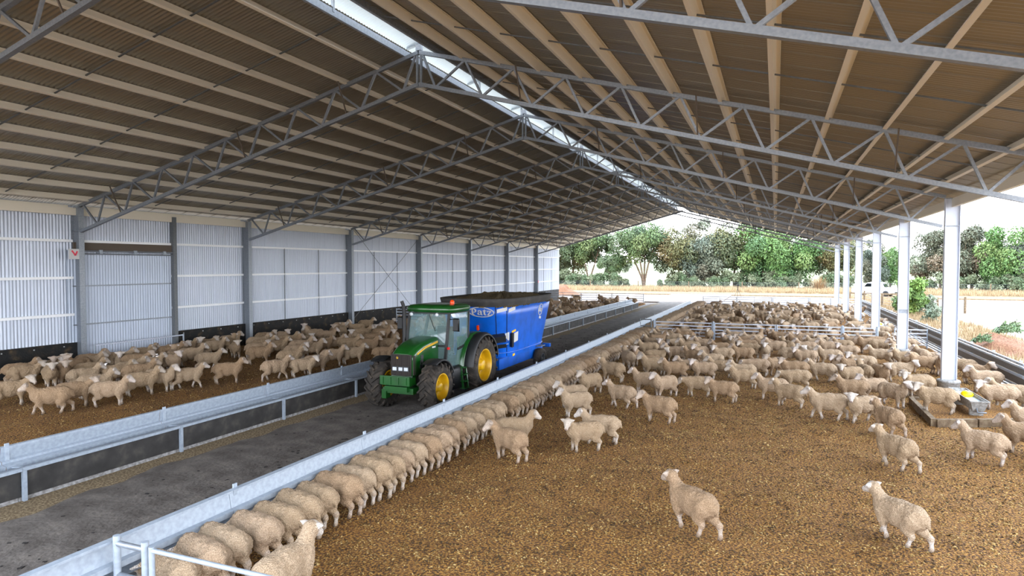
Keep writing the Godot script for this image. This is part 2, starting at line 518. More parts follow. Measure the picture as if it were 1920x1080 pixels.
func build_roof() -> void:
	var roof := structure("ceiling")
	var dirl := Vector3(-1, -SLOPE, 0).normalized()
	var dirr := Vector3(1, -SLOPE, 0).normalized()
	var span := 14.75
	var sheet := ribbed_sheet(span)
	var count := 96
	for s in count:
		var z := 1.2 - s * 0.77
		var bx := Vector3(0, 0, -1)
		# left slope, from the ridge gap down to the wall; ribs point down (+Z of the mesh)
		var px := RIDGE - 0.42
		var bz := dirl.cross(bx)
		put("roof_sheet", sheet, M.zinc_roof, roof, Transform3D(Basis(-bx, dirl, bz), Vector3(px, roof_y(px) + 0.02, z - 0.77)))
		px = RIDGE + 0.42
		bz = bx.cross(dirr)
		put("roof_sheet", sheet, M.zinc_roof, roof, Transform3D(Basis(bx, dirr, bz), Vector3(px, roof_y(px) + 0.02, z)))
	# purlins: lipped Z sections, one length per bay
	var zp := [Vector2(-0.075, -0.175), Vector2(-0.075, -0.2), Vector2(0.0, -0.2), Vector2(0.0, 0.0), Vector2(0.075, 0.0), Vector2(0.075, -0.02)]
	for side in [-1.0, 1.0]:
		var st := flat()
		var nrm := Vector3(side * SLOPE, 1, 0).normalized()
		var along := Vector3(side, -side * side * SLOPE, 0).normalized()
		fold(st, zp, 0.004, Vector3(0, 0, 0), Vector3(0, 0, -BAY), along, nrm)
		var pm := made(st)
		for i in 12:
			var x: float = RIDGE + side * (13.48 - 1.1 * i)
			for b in 9:
				put("purlin", pm, M.purlin, roof, Transform3D(Basis.IDENTITY, Vector3(x, roof_y(x) - 0.005, 0.36 - b * BAY)))
		# bridging straps between the purlins, three rows a bay
		st = flat()
		bar(st, Vector3(RIDGE + side * 0.6, roof_y(RIDGE + 0.6) - 0.12, 0), Vector3(RIDGE + side * 13.5, roof_y(RIDGE + 13.5) - 0.12, 0), 0.035, 0.025)
		var sm := made(st)
		for b in 9:
			for k in [1, 2]:
				put("bridging_strap", sm, M.galv_dull, roof, Transform3D(Basis.IDENTITY, Vector3(0, 0, 0.36 - b * BAY - k * BAY / 3.0)))
		# eave gutter and fascia
		st = flat()
		var ex: float = RIDGE + side * 14.62
		var ey := roof_y(ex)
		fold(st, [Vector2(0, 0.02), Vector2(0, -0.16), Vector2(0.14, -0.16), Vector2(0.14, 0.0)], 0.004, Vector3(ex, ey, 1.2), Vector3(ex, ey, -72.7), Vector3(side, 0, 0), Vector3.UP)
		obj("gutter", st, M.galv_dull, roof)
		# eave beam along the heads of the columns
		st = flat()
		fold(st, [Vector2(0.08, 0.0), Vector2(0.0, 0.0), Vector2(0.0, -0.26), Vector2(0.08, -0.26)], 0.005, Vector3(RIDGE + side * 14.12, roof_y(RIDGE + 14.12) - 0.22, 0.36), Vector3(RIDGE + side * 14.12, roof_y(RIDGE + 14.12) - 0.22, -71.64), Vector3(side, 0, 0), Vector3.UP)
		obj("eave_beam", st, M.purlin, roof)
		# ridge purlin that edges the open ridge
		st = flat()
		fold(st, [Vector2(0.07, 0.0), Vector2(0.0, 0.0), Vector2(0.0, -0.16), Vector2(0.07, -0.16)], 0.005, Vector3(RIDGE + side * 0.45, roof_y(RIDGE + 0.45) + 0.0, 0.36), Vector3(RIDGE + side * 0.45, roof_y(RIDGE + 0.45), -71.64), Vector3(side, 0, 0), Vector3.UP)
		obj("ridge_purlin", st, M.galv_bright, roof)
		# fascia on the far gable
		st = flat()
		bar(st, Vector3(RIDGE + side * 0.3, roof_y(RIDGE + 0.3) - 0.05, -72.6), Vector3(RIDGE + side * 14.7, roof_y(RIDGE + 14.7) - 0.05, -72.6), 0.03, 0.2)
		obj("gable_trim", st, M.galv_dull, roof)
	# translucent ridge cap, raised on brackets above the gap
	var cap := flat()
	var arc := [Vector3(-1.05, 0.34, 0), Vector3(-0.55, 0.5, 0), Vector3(0.0, 0.62, 0), Vector3(0.55, 0.5, 0), Vector3(1.05, 0.34, 0)]
	for i in 4:
		for c in 7:
			var z0 := -0.11 * c
			quad(cap, arc[i] + Vector3(0, 0, z0), arc[i] + Vector3(0, 0.014, z0 - 0.055), arc[i + 1] + Vector3(0, 0.014, z0 - 0.055), arc[i + 1] + Vector3(0, 0, z0))
			quad(cap, arc[i] + Vector3(0, 0.014, z0 - 0.055), arc[i] + Vector3(0, 0, z0 - 0.11), arc[i + 1] + Vector3(0, 0, z0 - 0.11), arc[i + 1] + Vector3(0, 0.014, z0 - 0.055))
	var cm := made(cap)
	for s in count:
		put("ridge_light_sheet", cm, M.ridge_sheet, roof, Transform3D(Basis.IDENTITY, Vector3(RIDGE, roof_y(RIDGE) - 0.12, 1.2 - s * 0.77)))
	var br := flat()
	bar(br, Vector3(-0.45, -0.1, 0), Vector3(-0.45, 0.45, 0), 0.06, 0.06)
	bar(br, Vector3(0.45, -0.1, 0), Vector3(0.45, 0.45, 0), 0.06, 0.06)
	bar(br, Vector3(-0.9, 0.33, 0), Vector3(0.0, 0.55, 0), 0.09, 0.04)
	bar(br, Vector3(0.9, 0.33, 0), Vector3(0.0, 0.55, 0), 0.09, 0.04)
	var bm := made(br)
	for k in 18:
		put("ridge_bracket", bm, M.galv_bright, roof, Transform3D(Basis.IDENTITY, Vector3(RIDGE, roof_y(RIDGE) - 0.1, -0.5 - k * 4.0)))

# ---------------------------------------------------------------- trusses and columns
func build_frames() -> void:
	var top := func(x: float) -> float: return 9.82 - absf(x - RIDGE) * 0.2655
	var low := func(x: float) -> float: return 8.96 - absf(x - RIDGE) * 0.27
	var proto := {}
	for side in [-1.0, 1.0]:
		var st := flat()
		bar(st, Vector3(side * 0.02, 9.82, 0), Vector3(side * 13.95, top.call(RIDGE + 13.95), 0), 0.1, 0.1)
		proto["top%d" % int(side)] = made(st)
		st = flat()
		bar(st, Vector3(side * 0.02, 8.96, 0), Vector3(side * 13.88, low.call(RIDGE + 13.88), 0), 0.1, 0.1)
		proto["low%d" % int(side)] = made(st)
	var st2 := flat()
	bar(st2, Vector3(-0.06, 8.96, 0), Vector3(-0.06, 9.84, 0), 0.05, 0.06, Vector3.RIGHT)
	bar(st2, Vector3(0.06, 8.96, 0), Vector3(0.06, 9.84, 0), 0.05, 0.06, Vector3.RIGHT)
	box(st2, Vector3(0, 9.95, 0), Vector3(0.16, 0.16, 0.12))
	box(st2, Vector3(0, 8.94, 0), Vector3(0.22, 0.14, 0.02))
	proto["king"] = made(st2)
	var webs := []
	for side in [-1.0, 1.0]:
		for i in 10:
			var xt: float = 1.4 * i + (0.1 if i == 0 else 0.0)
			var xb: float = 0.51 + 1.39 * i
			if xb < 13.4:
				st2 = flat()
				bar(st2, Vector3(side * xt, top.call(RIDGE + xt), 0), Vector3(side * xb, low.call(RIDGE + xb), 0), 0.055, 0.055)
				webs.append(made(st2))
				var xn := minf(1.4 * (i + 1), 13.75)
				st2 = flat()
				bar(st2, Vector3(side * xb, low.call(RIDGE + xb), 0), Vector3(side * xn, top.call(RIDGE + xn), 0), 0.055, 0.055)
				webs.append(made(st2))
	var braces := []
	for x in [-11.8, -6.2, -2.4, 3.0, 7.4, 11.4]:
		st2 = flat()
		bar(st2, Vector3(x, low.call(RIDGE + x), 0), Vector3(x, roof_y(RIDGE + x) - 0.22, 0.4), 0.03, 0.03)
		braces.append(made(st2))
	# I-section columns
	var ibeam := PackedVector2Array([Vector2(-0.2, -0.1), Vector2(-0.182, -0.1), Vector2(-0.182, -0.006), Vector2(0.182, -0.006), Vector2(0.182, -0.1), Vector2(0.2, -0.1), Vector2(0.2, 0.1), Vector2(0.182, 0.1), Vector2(0.182, 0.006), Vector2(-0.182, 0.006), Vector2(-0.182, 0.1), Vector2(-0.2, 0.1)])
	st2 = flat()
	extrude(st2, ibeam, Vector3(0, -0.4, 0), Vector3(0, 6.05, 0), Vector3.RIGHT, Vector3.BACK)
	var post := made(st2)
	st2 = flat()
	box(st2, Vector3(0, 5.22, 0), Vector3(0.4, 0.014, 0.2))
	box(st2, Vector3(0, 6.06, 0), Vector3(0.42, 0.018, 0.22))
	var stiff := made(st2)
	st2 = soft()
	lathe(st2, [Vector2(0.0, 0.5), Vector2(0.29, 0.5), Vector2(0.32, 0.48), Vector2(0.32, 0.42), Vector2(0.3, 0.4), Vector2(0.3, -0.3)], 28, Transform3D.IDENTITY)
	var plinth := made(st2)
	for k in range(-1, 8):
		var z := FRAME_Z - BAY * (k - 1)
		var t := thing("roof_truss", "galvanised steel lattice roof truss, %s" % ["at the shed mouth, above the camera", "second from the shed mouth, over the near gate", "landing beside the sliding door", "second past the sliding door, ahead of the tractor", "third past the sliding door, over the mixer wagon", "fourth past the sliding door, over the cross fence", "third from the open gable", "second from the open gable", "closing the open gable against the sky"][k + 1], "roof truss", Vector3(RIDGE, 0, z), 0, "roof trusses of the shed")
		for side in [-1, 1]:
			put("top_chord", proto["top%d" % side], M.galv, t)
			put("bottom_chord", proto["low%d" % side], M.galv, t)
		put("king_post", proto["king"], M.galv, t)
		for w in webs:
			put("web_bar", w, M.galv, t)
		for b in braces:
			put("fly_brace", b, M.brace_brown, t)
		for side in [-1.0, 1.0]:
			var where := ["at the shed mouth corner", "first from the shed mouth", "second from the shed mouth", "third from the shed mouth", "fourth from the shed mouth", "fifth from the shed mouth", "third from the far gable", "second from the far gable", "at the corner of the far gable"]
			var c := thing("steel_column", ("galvanised I-section column against the clad wall, %s" if side < 0 else "pale galvanised column on the open side, %s") % where[k + 1], "column", Vector3(RIDGE + (-14.06 if side < 0 else 14.14), 0, z), 0, "wall columns" if side < 0 else "open side columns")
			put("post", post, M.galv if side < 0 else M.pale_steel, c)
			put("stiffener_plate", stiff, M.galv, c)
			if side > 0:
				put("plinth", plinth, M.concrete, c, Transform3D(Basis.IDENTITY, Vector3(0, -0.05, 0)))
			if side > 0 and k == 3:
				var st3 := flat()
				box(st3, Vector3(0, 2.05, 0.012), Vector3(0.34, 0.16, 0.012))
				box(st3, Vector3(0, 2.13, 0.06), Vector3(0.36, 0.012, 0.1))
				obj("bracket_plate", st3, M.galv, c)
			if side < 0 and k == 1:
				var s5 := flat()
				box(s5, Vector3(0.19, 4.4, 0.28), Vector3(0.02, 0.36, 0.36))
				var sg := obj("safety_sign", s5, M.white_plate, c)
				s5 = flat()
				bar(s5, Vector3(0.205, 4.5, 0.17), Vector3(0.205, 4.35, 0.24), 0.01, 0.05)
				bar(s5, Vector3(0.205, 4.35, 0.24), Vector3(0.205, 4.42, 0.28), 0.01, 0.05)
				bar(s5, Vector3(0.205, 4.42, 0.28), Vector3(0.205, 4.52, 0.36), 0.01, 0.05)
				obj("symbol", s5, M.sign_red, sg)
			if k == 7:
				var st4 := flat()
				box(st4, Vector3(-side * 0.21, 2.3, 0), Vector3(0.008, 0.26, 0.16))
				obj("warning_sign", st4, M.sign_red, c)

# ---------------------------------------------------------------- left wall
func build_left_wall() -> void:
	var wall := structure("wall_left")
	var low := 1.22
	var top := 6.12
	var tall := ribbed_sheet(top - low, 0.77, 7, 0.014)
	var short := ribbed_sheet(top - 4.72, 0.77, 7, 0.014)
	var n := 105
	# the rib side faces into the shed (+X)
	var b := Basis(Vector3(0, 0, -1), Vector3.UP, Vector3(1, 0, 0))
	for i in n:
		var z := 0.4 - i * 0.77
		if z < -71.4:
			break
		var over_door := z < -15.5 and z > -19.6
		put("wall_sheet", short if over_door else tall, M.wall_zinc, wall, Transform3D(b, Vector3(WALL_X - 0.02, 4.72 if over_door else low, z)))
	for k in range(-2, 7):
		var z0 := FRAME_Z - BAY * k
		for y in [4.88, 3.56, 2.24]:
			var zs := [z0 - 0.1, z0 - BAY + 0.1]
			if k == 0 and y < 4.5:
				zs[0] = z0 - 3.95
			var st := flat()
			fold(st, [Vector2(0.0, 0.04), Vector2(0.10, 0.04), Vector2(0.10, -0.05), Vector2(0.075, -0.05)], 0.006, Vector3(WALL_X, y, zs[0]), Vector3(WALL_X, y, zs[1]), Vector3.RIGHT, Vector3.UP)
			obj("girt", st, M.girt_steel, wall)
		if k >= 1 and k <= 6:
			for q in [1, 2]:
				var st := flat()
				bar(st, Vector3(WALL_X + 0.09, low, z0 - BAY * q / 3.0), Vector3(WALL_X + 0.09, 4.86, z0 - BAY * q / 3.0), 0.03, 0.03)
				obj("mullion", st, M.galv_dull, wall)
		# head flashing and black precast nib panel below the cladding
		var st2 := flat()
		box(st2, Vector3(WALL_X + 0.06, 5.98, z0 - BAY / 2), Vector3(0.03, 0.32, BAY - 0.45))
		obj("head_flashing", st2, M.purlin, wall)
		var n0 := z0 - 0.02 if k != 0 else z0 - 4.0
		st2 = flat()
		box(st2, Vector3(WALL_X + 0.03, 0.5, (n0 + z0 - BAY + 0.02) / 2), Vector3(0.12, 1.46, absf(n0 - (z0 - BAY + 0.02))))
		obj("nib_panel", st2, M.dirty_black_wall, wall)
		for q in 8:
			var zz := z0 - 0.5 - q
			if k == 0 and q < 4:
				continue
			var sb := flat()
			box(sb, Vector3(WALL_X + 0.1, 1.12, zz), Vector3(0.03, 0.035, 0.035))
			obj("bolt_head", sb, M.bolt, wall)
	# cross bracing rods in the third bay
	var zb := FRAME_Z - BAY * 2
	for d in [[0.3, 5.7], [5.7, 0.6]]:
		var st := soft()
		tube(st, [Vector3(WALL_X + 0.2, d[0] + 0.5, zb - 0.3), Vector3(WALL_X + 0.2, d[1], zb - BAY + 0.3)], 0.014, 0.014, 6)
		obj("bracing_rod", st, M.galv_dull, wall)
	# door: sliding sheeted leaf hung from a track, with a guard gate in front of it
	var door := structure("door_1")
	var leaf := ribbed_sheet(4.05, 0.77, 7, 0.012)
	for i in 6:
		put("door_sheet", leaf, M.door_zinc, door, Transform3D(b, Vector3(WALL_X + 0.06, 0.5, -15.3 - i * 0.77)))
	var sd := flat()
	for y in [3.25, 1.85]:
		box(sd, Vector3(WALL_X + 0.09, y, -17.6), Vector3(0.03, 0.05, 4.2))
	obj("door_rail", sd, M.galv, door)
	sd = flat()
	box(sd, Vector3(WALL_X + 0.1, 4.68, -17.6), Vector3(0.06, 0.3, 4.1))
	obj("door_header", sd, M.brace_brown, door)
	sd = soft()
	tube(sd, [Vector3(WALL_X + 0.18, 4.52, -15.6), Vector3(WALL_X + 0.18, 4.52, -19.6)], 0.03)
	tube(sd, [Vector3(WALL_X + 0.16, 4.42, -15.6), Vector3(WALL_X + 0.16, 4.42, -19.6)], 0.025)
	obj("door_track", sd, M.galv, door)
	for z in [-16.5, -17.9, -19.2]:
		sd = flat()
		box(sd, Vector3(WALL_X + 0.2, 4.5, z), Vector3(0.05, 0.14, 0.12))
		obj("track_hanger", sd, M.galv_bright, door)
	sd = flat()
	bar(sd, Vector3(WALL_X + 0.14, 0.1, -19.68), Vector3(WALL_X + 0.14, 6.0, -19.68), 0.16, 0.2, Vector3.RIGHT)
	obj("door_post", sd, M.galv_dull, door)

# ---------------------------------------------------------------- right side barrier
func build_right_side() -> void:
	var names := ["nearest the shed mouth", "second from the shed mouth", "third from the shed mouth", "fourth from the shed mouth", "fifth from the shed mouth", "sixth from the shed mouth", "seventh from the shed mouth", "eighth from the shed mouth", "at the far gable"]
	for k in 9:
		var z0 := 8.3 - k * BAY
		var z1 := z0 - BAY + 0.06
		var t := thing("belt_barrier", "barrier length of dark rubber belting between galvanised rails, %s" % names[k], "barrier", Vector3(6.95, 0, 0), 0, "belt barrier along the open side")
		for r in [[0.09, 0.05], [0.2, 0.05], [0.29, 0.05], [0.62, 0.07], [0.9, 0.05], [1.0, 0.07]]:
			var st := flat()
			box(st, Vector3(0, r[0], (z0 + z1) / 2), Vector3(0.06, r[1], absf(z1 - z0)))
			obj("rail", st, M.galv_bright, t)
		for r in [[0.46, 0.28], [0.77, 0.22]]:
			var st := flat()
			box(st, Vector3(0.045, r[0], (z0 + z1) / 2), Vector3(0.02, r[1], absf(z1 - z0)))
			obj("belt_strip", st, M.grey_belt, t)
		for q in 3:
			var st := flat()
			box(st, Vector3(0.09, 0.48, z0 - 0.6 - q * 2.7), Vector3(0.08, 1.16, 0.08))
			obj("post", st, M.galv, t)
		for q in 8:
			var st := flat()
			box(st, Vector3(-0.035, 1.0, z0 - 0.5 - q), Vector3(0.02, 0.05, 0.07))
			obj("clamp", st, M.galv_dull, t)

# ---------------------------------------------------------------- feed troughs
func build_troughs() -> void:
	var ord := ["first", "second", "third", "fourth", "fifth", "sixth", "seventh", "eighth", "ninth", "tenth", "eleventh", "twelfth", "thirteenth", "fourteenth", "fifteenth", "sixteenth", "seventeenth", "eighteenth", "nineteenth", "twentieth", "twenty-first", "twenty-second"]
	var mesh := {}
	for side in [-1.0, 1.0]:
		# in the trough's own frame +x points from the lane to the pen
		var st := flat()
		var L := -3.09
		var bend := [Vector2(0.65, 0.85), Vector2(0.65, 0.875), Vector2(0.57, 0.875), Vector2(0.57, 0.845), Vector2(0.605, 0.62), Vector2(0.66, 0.60), Vector2(0.66, 0.53), Vector2(0.63, 0.53)]
		if side < 0:
			bend = [Vector2(0.65, 0.85), Vector2(0.65, 0.875), Vector2(0.57, 0.875), Vector2(0.57, 0.845), Vector2(0.60, 0.65), Vector2(0.54, 0.63), Vector2(0.54, 0.59), Vector2(0.42, 0.57), Vector2(0.42, 0.48), Vector2(0.38, 0.46)]
		fold(st, bend, 0.005, Vector3.ZERO, Vector3(0, 0, L), Vector3(side, 0, 0), Vector3.UP)
		mesh["plate%d" % int(side)] = made(st)
		st = flat()
		fold(st, [Vector2(0.055, 0.60), Vector2(0.085, 0.60), Vector2(0.11, 0.5), Vector2(0.16, 0.27), Vector2(0.42, 0.25), Vector2(0.56, 0.38), Vector2(0.59, 0.40), Vector2(0.62, 0.40)], 0.005, Vector3.ZERO, Vector3(0, 0, L), Vector3(side, 0, 0), Vector3.UP)
		mesh["pan%d" % int(side)] = made(st)
		st = flat()
		box(st, Vector3(-side * 0.0, 0.575, L / 2), Vector3(0.06, 0.05, -L))
		mesh["rail%d" % int(side)] = made(st)
		st = flat()
		box(st, Vector3(0, 0.28, -0.03), Vector3(0.06, 0.56, 0.06))
		mesh["post%d" % int(side)] = made(st)
		st = flat()
		bar(st, Vector3(side * 0.02, 0.5, -0.03), Vector3(side * 0.28, 0.05, -0.03), 0.04, 0.04)
		bar(st, Vector3(side * 0.6, 0.05, -0.03), Vector3(side * 0.6, 0.4, -0.03), 0.05, 0.05)
		mesh["bracket%d" % int(side)] = made(st)
		st = flat()
		box(st, Vector3(side * 0.572, 0.72, -0.1), Vector3(0.02, 0.43, 0.07))
		bar(st, Vector3(side * 0.56, 0.52, -0.1), Vector3(side * 0.02, 0.585, -0.1), 0.05, 0.02)
		mesh["strap%d" % int(side)] = made(st)
		st = flat()
		var lean := Vector3(side * 0.1, 0, 0)
		box(st, Vector3(side * 0.04, 0.33, L / 2), Vector3(0.012, 0.45, -L))
		mesh["belt%d" % int(side)] = made(st)
	for side in [-1, 1]:
		for j in 20:
			var z := 2.46 - 3.1 * j + (0.0 if side < 0 else 0.08)
			var t := thing("feed_trough", ("galvanised feed trough on the lane's wall side, %s length from the mouth" if side < 0 else "galvanised feed trough beside the feeding lambs, %s length from the mouth") % ord[j], "feed trough", Vector3(-11.66 if side < 0 else -7.58, 0, z), 0, "feed troughs on the wall side" if side < 0 else "feed troughs on the open side")
			put("head_plate", mesh["plate%d" % side], M.galv_bright, t)
			put("pan", mesh["pan%d" % side], M.galv, t)
			put("rail", mesh["rail%d" % side], M.galv_bright, t)
			put("post", mesh["post%d" % side], M.galv_bright, t)
			put("bracket", mesh["bracket%d" % side], M.galv_dull, t)
			put("strap", mesh["strap%d" % side], M.galv_bright, t)
			put("belt_skirt", mesh["belt%d" % side], M.rubber_belt, t)

# ---------------------------------------------------------------- fences and gates
func gate(p0: Vector3, p1: Vector3, height: float, rails: int, label: String, group: String, braces := true, steel: Material = M.pale_steel) -> Node3D:
	var t := thing("pen_gate", label, "gate", p0, 0, group)
	var d := p1 - p0
	for e in [0.0, 1.0]:
		var st := soft()
		tube(st, [d * e, d * e + Vector3.UP * (height + 0.04)], 0.032)
		obj("upright", st, M.galv_bright, t)
	for r in rails:
		var y := height - r * (height - 0.16) / (rails - 1)
		var st := soft()
		tube(st, [Vector3.UP * y, d + Vector3.UP * y], 0.026)
		obj("rail", st, steel, t)
	if braces:
		var st := flat()
		box(st, d * 0.5 + Vector3.UP * (height / 2 + 0.07), Vector3(0.03, height - 0.16, 0.02))
		obj("brace", st, M.galv, t)
	return t

func pen_post(p: Vector3, h: float, label: String) -> void:
	var st := soft()
	tube(st, [Vector3.ZERO - Vector3.UP * 0.3, Vector3.UP * h], 0.05, 0.05, 12)
	var o := obj("gate_post", st, M.galv_bright)
	o.position = p
	tag(o, label, "post", "gate posts")

func build_fences() -> void:
	var z := -36.2
	var xs := [[-6.15, -3.13], [-3.0, 0.02], [0.1, 3.08], [3.2, 4.62], [5.42, 6.78]]
	var lab := ["beside the right trough", "second from the right trough", "in the middle of the yard", "left of the open side column", "between the column and the belt barrier"]
	for i in xs.size():
		gate(Vector3(xs[i][0], 0, z), Vector3(xs[i][1], 0, z), 0.88, 5, "five rail steel sheep gate across the yard, %s" % lab[i], "cross fence gates")
	for i in 4:
		pen_post(Vector3([-6.22, -3.065, 3.14, 4.68][i], 0, z), 0.98, "round steel gate post in the cross fence, %s" % ["at the trough end", "between the two gates by the trough", "past the middle gates", "beside the open side column"][i])
	var xl := [[-13.0, -16.0], [-16.12, -19.1], [-19.2, -22.9]]
	for i in 3:
		gate(Vector3(xl[i][0], LEFT_FLOOR, z), Vector3(xl[i][1], LEFT_FLOOR, z), 0.9, 5, "five rail sheep gate across the wall side yard, %s" % ["by the trough", "in the middle", "against the clad wall"][i], "wall side cross fence gates")
	# far ends
	var xf := [[-6.4, -3.4], [-3.3, -0.3], [-0.2, 2.8], [2.9, 4.6], [5.4, 6.8]]
	for i in 5:
		gate(Vector3(xf[i][0], 0, -64.4), Vector3(xf[i][1], 0, -64.4), 1.0, 5, "pale steel gate closing the far end of the open side yard, %s" % ["first from the trough", "second from the trough", "third from the trough", "fourth from the trough", "fifth from the trough"][i], "far end gates")
	var xg := [[-12.4, -15.6], [-15.7, -18.9], [-19.0, -22.9]]
	for i in 3:
		gate(Vector3(xg[i][0], LEFT_FLOOR, -65.8), Vector3(xg[i][1], LEFT_FLOOR, -65.8), 0.85, 4, "steel gate closing the far end of the wall side yard, %s" % ["first from the trough", "second from the trough", "against the wall"][i], "wall side far end gates")
	# guard gate at the sliding door
	gate(Vector3(-22.86, LEFT_FLOOR, -15.95), Vector3(-22.86, LEFT_FLOOR, -19.75), 0.85, 3, "two bar guard gate standing in front of the sliding door", "", false)
	# stub of pipe fence and gate by the near trough end
	var t := thing("stub_fence", "short galvanised pipe frame standing against the near end of the right trough", "fence", Vector3(-6.86, 0, -4.99))
	for x in [0.0, 0.45]:
		var st := soft()
		tube(st, [Vector3(x, -0.05, 0), Vector3(x, 0.95, 0)], 0.04, 0.04, 12)
		obj("post", st, M.galv_bright, t)
	for y in [0.86, 0.5]:
		var st := soft()
		tube(st, [Vector3(0, y, 0), Vector3(0.45, y, 0)], 0.034, 0.034, 10)
		obj("rail", st, M.galv, t)
	gate(Vector3(-6.31, 0, -4.99), Vector3(-2.9, 0, -4.99), 0.87, 3, "near sheep gate hung on the pipe stub at the trough end", "", true, M.galv_bright)
	# the same stub at the cross fence
	t = thing("stub_fence", "short pipe frame bolted over the right trough at the cross fence", "fence", Vector3(-7.0, 0, z))
	for x in [0.0, 0.62]:
		var st := soft()
		tube(st, [Vector3(x, 0.02, 0), Vector3(x, 1.02, 0)], 0.036, 0.036, 10)
		obj("post", st, M.galv_dull, t)
	for y in [0.98, 0.62]:
		var st := soft()
		tube(st, [Vector3(0, y, 0), Vector3(0.62, y, 0)], 0.028, 0.028, 10)
		obj("rail", st, M.galv_dull, t)

# ---------------------------------------------------------------- tractor
func tyre_mesh(r: float, w: float, rim_r: float, lugs: int, lug_h: float) -> ArrayMesh:
	# axis along X
	var st := soft()
	var ax := Transform3D(Basis(Vector3(0, 1, 0), Vector3(1, 0, 0), Vector3(0, 0, -1)), Vector3.ZERO)
	var b := r - lug_h
	var h := w / 2
	lathe(st, [Vector2(rim_r, -h * 0.72), Vector2(rim_r + 0.03, -h * 0.86), Vector2(lerpf(rim_r, b, 0.45), -h), Vector2(b - 0.07, -h * 0.97), Vector2(b - 0.02, -h * 0.86), Vector2(b, -h * 0.5), Vector2(b + 0.008, 0), Vector2(b, h * 0.5), Vector2(b - 0.02, h * 0.86), Vector2(b - 0.07, h * 0.97), Vector2(lerpf(rim_r, b, 0.45), h), Vector2(rim_r + 0.03, h * 0.86), Vector2(rim_r, h * 0.72)], 48, ax)
	if lugs > 0:
		for i in lugs:
			for s in [-1.0, 1.0]:
				var a0: float = TAU * (i + (0.5 if s > 0 else 0.0)) / lugs
				var p := []
				for q in [[0.02, 0.0, 0.0], [0.5, 0.13, 0.0], [0.93, 0.26, -0.02], [1.0, 0.30, -0.10]]:
					var a: float = a0 + q[1] * (0.66 / r) * 1.1
					var rr: float = r - lug_h * 0.4 + q[2]
					p.append(Vector3(s * h * q[0], cos(a) * rr, sin(a) * rr))
				for q in 3:
					var mid: Vector3 = (p[q] + p[q + 1]) / 2
					var up := Vector3(0, mid.y, mid.z).normalized() if q < 2 else Vector3(s * 0.8, mid.y, mid.z).normalized()
					bar(st, p[q] + (p[q] - p[q + 1]) * 0.06, p[q + 1] + (p[q + 1] - p[q]) * 0.06, 0.045 * r / 0.66, lug_h * 1.3, up)
	return made(st)

func rim_mesh(r: float, w: float, out: float) -> ArrayMesh:
	var st := soft()
	var ax := Transform3D(Basis(Vector3(0, 1, 0), Vector3(1, 0, 0), Vector3(0, 0, -1)), Vector3.ZERO)
	var o := out * w * 0.4
	lathe(st, [Vector2(r * 1.02, o), Vector2(r * 1.04, o * 1.08), Vector2(r * 0.98, o * 1.1), Vector2(r * 0.93, o * 0.9), Vector2(r * 0.86, o * 0.35), Vector2(r * 0.82, -o * 0.15), Vector2(r * 0.62, -o * 0.3), Vector2(r * 0.55, 0.0), Vector2(r * 0.36, o * 0.1), Vector2(r * 0.33, o * 0.75), Vector2(r * 0.24, o * 0.85), Vector2(0.001, o * 0.88)], 36, ax)
	lathe(st, [Vector2(r * 1.02, o), Vector2(r * 0.95, 0), Vector2(r * 1.02, -o), Vector2(r * 0.9, -o), Vector2(r * 0.8, -o * 0.2)], 36, ax)
	for i in 8:
		var a := TAU * i / 8
		box(st, Vector3(o * 0.05, cos(a) * r * 0.45, sin(a) * r * 0.45), Vector3(absf(o) * 0.3, 0.035, 0.035))
	return made(st)

func rounded(w: float, y0: float, y1: float, z: float, r: float, cx := 0.0) -> PackedVector3Array:
	# a cross section with two rounded upper corners
	var p := PackedVector3Array()
	p.append(Vector3(cx + w, y0, z))
	for i in 7:
		var a := PI / 2 * i / 6
		p.append(Vector3(cx + w - r + cos(a) * r, y1 - r + sin(a) * r, z))
	for i in 7:
		var a := PI / 2 + PI / 2 * i / 6
		p.append(Vector3(cx - w + r + cos(a) * r, y1 - r + sin(a) * r, z))
	p.append(Vector3(cx - w, y0, z))
	return p

